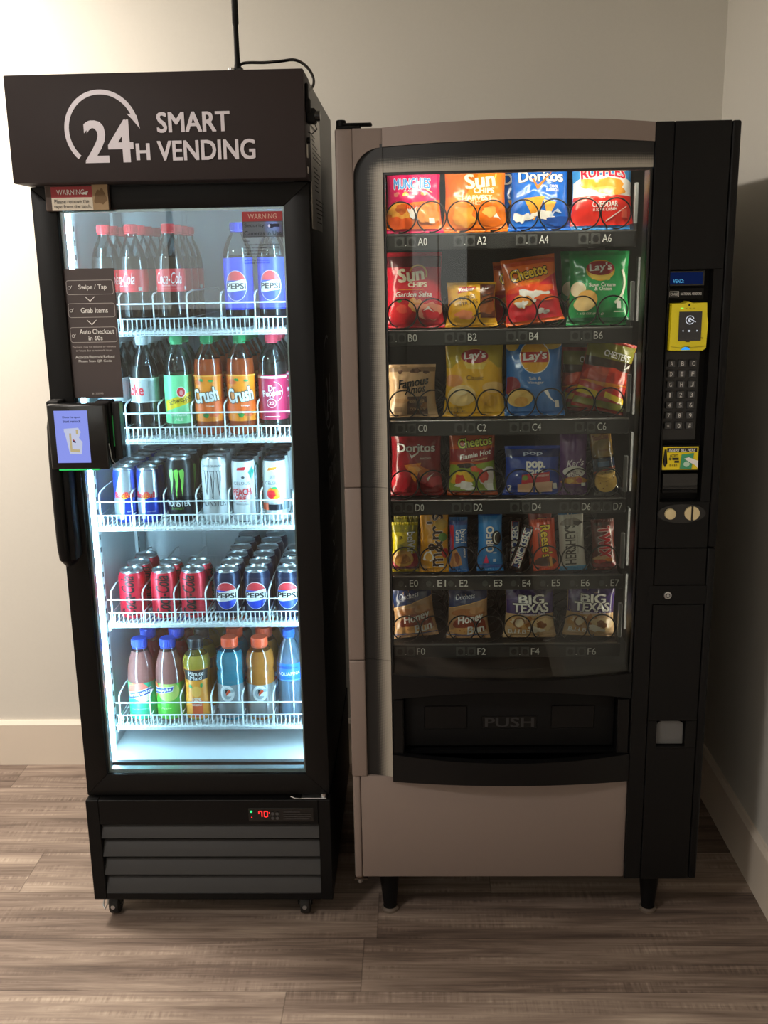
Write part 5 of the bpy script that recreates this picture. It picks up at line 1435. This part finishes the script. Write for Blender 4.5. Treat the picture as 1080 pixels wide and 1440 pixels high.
chs = [('rect', F('#7d7a28'), -1, .70, 1, 1), ('text', WHT, "CHESTER'S", .28, .80, .56, .12, o_(BLKF, .07, rot=-4)), ('rect', F('#3a2418'), -1, .60, 1, .73), ('blob', F('#d8442c'), .0, .50, .44, .17, 3, .15), ('blob', F('#c03020'), .3, .50, .14, .1, 4), ('blob', F('#e85a3c'), -.2, .54, .16, .06, 5), ('rect', F('#c8281c'), -1, .2, 1, .38), ('blob', F('#e88a1c'), 0, .38, .5, .03, 6, .6),
    ('poly', F('#e0c21c'), [(-1, .30), (-.2, .26), (-.2, .17), (-1, .2)]), ('poly', F('#e0c21c'), [(.1, .2), (1, .14), (1, .22), (.1, .28)]), ('rect', F('#7d7a28'), -1, 0, 1, .14), ('poly', WHT, [(.55, .62), (.9, .66), (.9, .72), (.7, .64)])]
make_bag('snack_bag', 'snack bag', 'tilted olive and red hot fries bag above label C6', 838, 585, 2, .116, .158, .024, F('#a82a1c'), chs, 12, roll=13, group=gchips, sealh=.045)
make_bag('snack_bag', 'snack bag', 'olive and red fries bag tucked behind the tilted one above label C6', 820, 570, 2, .112, .145, .020, F('#a82a1c'), chs, 22, back=.060, roll=2, group=gchips)
# row D
make_bag('snack_bag', 'snack bag', 'dark red tortilla chip bag above label D0', 586, 703, 3, .122, .156, .027, F('#8e1822'), [
    ('text', F('#e8e0dc'), 'Doritos', -.0, .715, .76, .15, o_(F('#3a0a10'), .06)), ('poly', F('#e8e0dc'), [(-.3, .64), (-.2, .56), (.1, .64), (.08, .66), (-.18, .60)]), ('text', F('#d8c8c4'), 'NACHO', .38, .56, .22, .04, dict(bold=.01)), ('poly', F('#e08a2a'), [(-.5, .46), (.2, .50), (-.05, .2)]), ('poly', F('#d8701c'), [(.0, .48), (.55, .38), (.2, .22)]), ('blob', F('#f0a850'), -.1, .4, .12, .06, 4),
    ('blob', F('#c02634'), -.6, .24, .22, .18, 6), ('blob', F('#c83a44'), .6, .22, .2, .12, 7), ('poly', WHT, [(.4, .26), (.7, .34), (.55, .28), (.45, .22)])], 14, group=gchips)
make_bag('snack_bag', 'snack bag', 'orange and green spicy puff bag above label D2', 664, 702, 3, .112, .162, .026, F('#b8501c'), [
    ('rect', F('#8a1c20'), -1, .48, 1, .66), ('poly', F('#8a1c20'), [(-1, .6), (1, .68), (1, .5), (-1, .5)]), ('text', F('#c8cf4a'), 'Cheetos', .1, .76, .74, .19, o_(BLKF, .09, rot=6)), ('text', WHT, 'Flamin Hot', .12, .585, .70, .10, dict(bold=.02, shear=.2, rot=10)), ('text', F('#f0d8a8'), 'Crunchy', .3, .515, .36, .05, dict(rot=8)),
    ('rect', F('#8aa02a'), -1, 0, 1, .44), ('poly', F('#8aa02a'), [(-.3, .42), (1, .50), (1, .40), (-.3, .36)]), ('blob', F('#3a2a20'), -.3, .43, .2, .05, 2), ('blob', F('#f0c02c'), -.45, .25, .20, .16, 3), ('blob', F('#e0442a'), -.55, .22, .09, .14, 4), ('blob', WHT, -.3, .14, .2, .08, 5, .4), ('blob', F('#e0d8d0'), .6, .26, .18, .2, 6), ('blob', F('#c8382a'), .45, .28, .1, .14, 7), ('blob', F('#e0542a'), .1, .38, .1, .06, 9),
    ('rect', F('#2a2622'), -1, 0, 1, .07), ('rect', WHT, .6, .07, .85, .17)], 15, group=gchips)
make_bag('snack_bag', 'pastry pouch', 'blue toaster pastry pouch above label D4', 748, 701, 3, .132, .112, .022, F('#143f9e'), [
    ('rect', F('#12275e'), -1, .78, 1, 1), ('text', F('#b8c4d8'), 'pop', 0, .84, .34, .06, dict(bold=.02)), ('text', WHT, 'pop.', .1, .60, .34, .16, dict(bold=.05)), ('text', WHT, 'tarts', .1, .47, .30, .12, dict(bold=.05)), ('poly', F('#c82438'), [(-.42, .42), (.62, .48), (.62, .28), (-.42, .2)]), ('text', WHT, 'STRAWBERRY', .3, .40, .3, .04, dict(rot=3)), ('blob', F('#7a9a3a'), -.3, .36, .05, .05, 3),
    ('poly', F('#d8a884'), [(-.55, .22), (.02, .26), (.02, .06), (-.5, .06)]), ('poly', F('#e0b292'), [(.08, .26), (.72, .28), (.66, .06), (.08, .06)]), ('text', WHT, '2', -.82, .15, .07, .09, dict(bold=.03)), ('rect', WHT, .72, .12, .86, .24)], 16, crumple=1.3, group=gchips)
make_bag('snack_bag', 'snack pouch', 'narrow purple trail mix pouch above label D6', 805, 700, 3, .066, .148, .016, F('#5a2a6e'), [
    ('text', F('#e8dcea'), "Kar's", .1, .50, .66, .24, dict(bold=.02, shear=.35, rot=6)), ('ell', WHT, .05, .36, .42, .20), ('text', F('#6a2a6a'), "SWEET 'N", .1, .36, .5, .09, dict(bold=.02)), ('text', F('#6a2a6a'), 'SALTY', .1, .30, .4, .09, dict(bold=.02)), ('blob', F('#c8883a'), .1, .23, .42, .14, 3), ('blob', F('#e0b44a'), -.3, .22, .12, .1, 4), ('blob', F('#b03a3a'), .4, .23, .12, .09, 5), ('rect', F('#4a2060'), -1, 0, 1, .14), ('rect', WHT, .55, .14, .85, .19)], 19, group=gchips)
# sandwich crackers in a clear sleeve
CRP = at(853, 698, 2.30)
CK = thing('cracker_pack', 'clear sleeve of round cheese crackers above label D7', 'crackers', (CRP.x-.002, 2.296, TRY[3]+.006), 0, gchips)
CK.rotation_euler = (R(-6), R(-7), 0)
CRM = pm('#efc363', .6, bump=.3, bscale=300, name='cracker_crust'); 
mb = MB().box(-.024, -.010, .080, .024, .012, .142, F('#a8803a'), .006, 2).box(-.025, -.0115, .046, .025, .010, .080, F('#243a5a'), .005, 2)
mb.art([('text', F('#7a2a24'), 'ToastChee', -.002, .128, .036, .012, dict(bold=.02, rot=4)), ('text', F('#8a3a1a'), 'crackers', .002, .098, .028, .006, dict(bold=.01)), ('rect', F('#5a86b8'), -.014, .060, .012, .072), ('poly', F('#b8503a'), [(-.024, .050), (.024, .060), (.024, .054), (-.024, .047)])], flat(-.0118), lay=.0003)
mb.build('printed_sleeve', CK)
for zc, tilt in ((.024, 8), (.049, 50)):
    mb = MB()
    mb.cyl((0, 0, 0), .0245, .0245, .004, CRM, 'Y', 28, .001); mb.cyl((0, .005, 0), .0225, .0225, .006, pm('#f0c86a', .6), 'Y', 24); mb.cyl((0, .010, 0), .0245, .0245, .004, CRM, 'Y', 28, .001)
    for k in range(9):
        a = k*2.4; q = .0065*math.sqrt(k)
        mb.cyl((q*math.cos(a), -.0021, q*math.sin(a)), .0014, .0014, .0006, pm('#8a5a20', .7), 'Y', 8)
    o = mb.build('cracker', CK); o.location = (0, -.012 if zc < .03 else -.006, zc+.002); o.rotation_euler = (R(-tilt), 0, 0)
mb = MB()
M = bag_map(.056, .150, .020, 3, 1.2)
i = mb.mi(CLEAR)
G = [[mb.bm.verts.new(M(-.028+.056*a/12, -.006+.150*b/20, 0, 1)) for a in range(13)] for b in range(21)]
for b in range(20):
    for a in range(12): f = mb.bm.faces.new((G[b][a], G[b][a+1], G[b+1][a+1], G[b+1][a])); f.material_index = i
mb.build('clear_film', CK)
# row E
bar = 'candy bars and small packs on tray E'
up = lambda **k: dict(dict(bold=.03, rot=-90), **k)
bel = [('rect', F('#7a741c'), -1, .80, 1, 1), ('text', INKW, 'belVita', .50, .57, .85, .30, up(out=(F('#2a5a2a'), .06))), ('ell', F('#8a8a3a'), -.35, .52, .12, .10), ('rect', F('#a8283c'), -1, 0, 1, .38), ('ell', F('#c89848'), -.15, .27, .40, .32, 0), ('blob', F('#a8702c'), -.2, .26, .3, .2, 3, .1), ('rect', F('#5a1a2a'), -1, 0, 1, .1), ('text', BLKF, 'B', -.3, .70, .12, .1, dict())]
make_bag('snack_bag', 'breakfast biscuit pack', 'small yellow and red breakfast biscuit pack above label E0', 570, 809, 4, .064, .116, .018, F('#c0ae1e'), bel, 23, group=bar)
make_bag('snack_bag', 'breakfast biscuit pack', 'yellow biscuit pack behind the front one above label E0', 572, 800, 4, .062, .118, .014, F('#8a7c18'), bel, 24, back=.055, group=bar)
make_bag('candy_bar', 'candy pack', 'yellow peanut candy pack with brown letters above label E1', 611, 811, 4, .070, .150, .014, F('#dc9a14'), [
    ('text', F('#3a2016'), "m&m's", .05, .50, 1.75, .56, up(out=(WHT, .03), bold=.02, rot=90)), ('ell', F('#5c8a3a'), .62, .55, .16, .14), ('ell', F('#b8902c'), .5, .75, .22, .18), ('ell', F('#c8281e'), .75, .30, .12, .16), ('blob', WHT, -.4, .25, .16, .2, 3), ('ell', F('#e8b048'), -.4, .24, .12, .14), ('rect', WHT, .3, .07, .6, .1)], 25, crumple=.5, group=bar)
make_bag('candy_bar', 'cereal bar', 'blue and red cereal bar turned sideways above label E2', 645, 810, 4, .044, .128, .013, F('#2a6cb0'), [
    ('rect', F('#c02038'), -1, .40, -.55, .92), ('rect', F('#1a3f86'), -1, .86, 1, 1), ('text', INKW, 'Nutri', .55, .66, .70, .30, up(bold=.02)), ('text', INKW, 'Grain', -.05, .66, .66, .30, up(bold=.02)), ('poly', F('#c88a52'), [(-1, .08), (-.7, .42), (-.3, .42), (.2, .28), (.35, .12), (-.1, .1)]), ('poly', F('#8a4a2a'), [(-.5, .34), (-.2, .38), (.1, .24), (-.1, .12), (-.4, .2)]), ('text', INKW, 'APPLE', .65, .35, .5, .1, up())], 26, yaw=0, crumple=.5, group=bar)
make_bag('candy_bar', 'cookie pack', 'bright blue sandwich cookie pack above label E3', 689, 810, 4, .060, .152, .018, F('#2a86d0'), [
    ('rect', F('#1452a4'), -1, .86, 1, 1), ('text', WHT, 'OREO', -.05, .50, 1.0, .32, dict(bold=.04, rot=90, out=(F('#123a86'), .09))), ('ell', F('#2a221e'), .50, .52, .20, .28, 0), ('ell', F('#e8e4dc'), .55, .52, .15, .22), ('ell', F('#2a221e'), .62, .52, .14, .20), ('poly', F('#e83a6a'), [(-.55, .12), (-.35, .26), (-.1, .12)]), ('rect', F('#c8e0f4'), .2, .14, .45, .19), ('rect', F('#c8e0f4'), .2, .28, .5, .30), ('rect', F('#1452a4'), -1, 0, 1, .1)], 27, crumple=.6, group=bar)
snk = [('rect', WHT, -.62, .02, .62, .98), ('rect', F('#a81e28'), -.55, .03, .55, .97), ('rect', F('#14306e'), -.40, .06, .40, .94), ('text', WHT, 'SNICKERS', 0, .5, 2.6, .5, dict(bold=.035, rot=90))]
make_bag('candy_bar', 'candy bar', 'tilted brown candy bar with white letters above label E4', 723, 800, 4, .031, .108, .011, F('#2a1612'), snk, 28, roll=19, crumple=.4, group=bar, sealh=.06)
make_bag('candy_bar', 'candy bar', 'brown candy bar standing behind the tilted one above label E4', 722, 795, 4, .030, .112, .010, F('#2a1612'), snk, 29, back=.045, roll=2, crumple=.4, group=bar)
ree = [('text', F('#f2c81e'), "Reese's", .15, .56, 1.30, .42, up(bold=.03, out=(BLKF, .08))), ('rect', F('#6a2a14'), -.55, .42, -.40, .74), ('text', WHT, 'PB', -.5, .82, .16, .08, dict()), ('blob', F('#4a2414'), -.05, .17, .42, .22, 3, .1), ('rect', F('#d8963a'), .15, .06, .5, .26)]
make_bag('candy_bar', 'candy pack', 'bright orange peanut butter candy pack above label E5', 768, 806, 4, .058, .120, .014, F('#dc4a1a'), ree, 30, roll=-5, crumple=.5, group=bar)
make_bag('candy_bar', 'candy pack', 'orange candy pack standing behind the front one above label E5', 762, 800, 4, .058, .130, .012, F('#b83a18'), ree, 31, back=.05, roll=-3, crumple=.5, group=bar)
make_bag('candy_bar', 'candy bar', 'cream cookie candy bar with dark letters above label E6', 805, 808, 4, .062, .142, .014, F('#c9c4ba'), [
    ('rect', F('#2a6a9a'), -1, .92, 1, 1), ('text', F('#3a3432'), "HERSHEY'S", -.15, .43, 1.55, .42, dict(bold=.03, rot=90)), ('blob', F('#8a8078'), .0, .80, .38, .16, 3), ('blob', F('#3a3432'), .5, .78, .16, .10, 4), ('text', F('#6a645e'), "COOKIES 'N' CREME", .42, .45, .8, .06, dict(rot=90)), ('rect', F('#5aa0c8'), -1, 0, 1, .07)], 32, roll=-3, crumple=.7, group=bar, seal=F('#4a90bc'))
make_bag('candy_bar', 'candy bar', 'maroon caramel candy bar with red letters above label E7', 849, 806, 4, .056, .118, .015, F('#6a2a22'), [
    ('text', F('#c8202c'), 'TWIX', .05, .55, 1.30, .52, up(out=(WHT, .08), bold=.05)), ('blob', F('#e0b080'), -.2, .24, .32, .10, 3), ('blob', F('#c83a30'), -.4, .17, .2, .1, 4), ('blob', F('#e8843a'), .4, .2, .18, .08, 5), ('rect', F('#8a1a24'), -1, 0, 1, .12), ('blob', F('#4a2a22'), 0, .92, .4, .1, 6)], 33, crumple=1.2, roll=-3, group=bar)
# row F
bun = [('rect', F('#1c2f5c'), -1, .72, 1, 1), ('poly', F('#1c2f5c'), [(-1, .55), (1, .73), (1, .9), (-1, .9)]), ('poly', F('#e0b070'), [(-1, .545), (1, .715), (1, .73), (-1, .56)]), ('text', F('#d8e0ee'), 'Duchess', -.15, .775, .5, .12, dict(bold=.01, shear=.3, rot=6)), ('blob', F('#a86a3a'), .0, .48, .4, .10, 3, .12), ('blob', F('#c08a5a'), .4, .52, .16, .10, 4), ('blob', F('#8e3a22'), .1, .26, .42, .22, 5, .1), ('blob', F('#d8a060'), -.1, .14, .4, .09, 6),
    ('text', WHT, 'Honey', .12, .36, .66, .24, dict(bold=.03, shear=.2, rot=10)), ('text', WHT, 'Bun', .35, .17, .42, .20, dict(bold=.03, shear=.2, rot=10)), ('rect', F('#24447a'), -1, 0, 1, .07)]
gb = 'glazed buns in clear wrappers on tray F'
make_bag('pastry_pack', 'pastry', 'crumpled honey bun wrapper above label F0', 586, 905, 5, .102, .132, .022, F('#b58a60'), bun, 34, roll=-6, crumple=1.5, group=gb)
make_bag('pastry_pack', 'pastry', 'honey bun in blue-topped wrapper above label F2', 658, 905, 5, .100, .132, .022, F('#b58a60'), bun, 35, crumple=1.4, group=gb)
tex = [('rect', F('#45326e'), -1, .44, 1, 1), ('blob', F('#6a5a90'), -.6, .75, .16, .1, 3, .5), ('blob', F('#2c2048'), .6, .85, .2, .1, 4, .5), ('text', WHT, 'BIG', .05, .70, .52, .17, o_(F('#241a3a'), .10)), ('text', WHT, 'TEXAS', .02, .55, .74, .17, o_(F('#241a3a'), .10)), ('text', F('#d8d0e4'), 'Cinnamon Roll', .05, .445, .55, .06, dict(bold=.02)),
    ('blob', F('#c8965a'), -.45, .25, .24, .17, 5), ('blob', F('#e8d4b4'), -.5, .30, .16, .07, 6, .5), ('blob', F('#a86e38'), .05, .26, .12, .17, 7), ('blob', F('#e0c08e'), .5, .24, .22, .16, 8), ('blob', F('#8a5428'), .45, .24, .10, .08, 9), ('blob', F('#f0e4d0'), .2, .15, .16, .06, 10, .5), ('text', WHT, 'B.H.B', -.5, .12, .34, .08, dict(bold=.02)), ('ring', F('#8a5428'), -.45, .28, .09, .12, 0, 300)]
make_bag('pastry_pack', 'pastry', 'purple-topped cinnamon roll pack above label F4', 744, 904, 5, .122, .134, .024, F('#c8a478'), tex, 36, crumple=1.5, group=gb)
make_bag('pastry_pack', 'pastry', 'purple-topped cinnamon roll pack above label F6', 827, 903, 5, .120, .132, .024, F('#c8a478'), tex, 37, crumple=1.5, roll=3, group=gb)
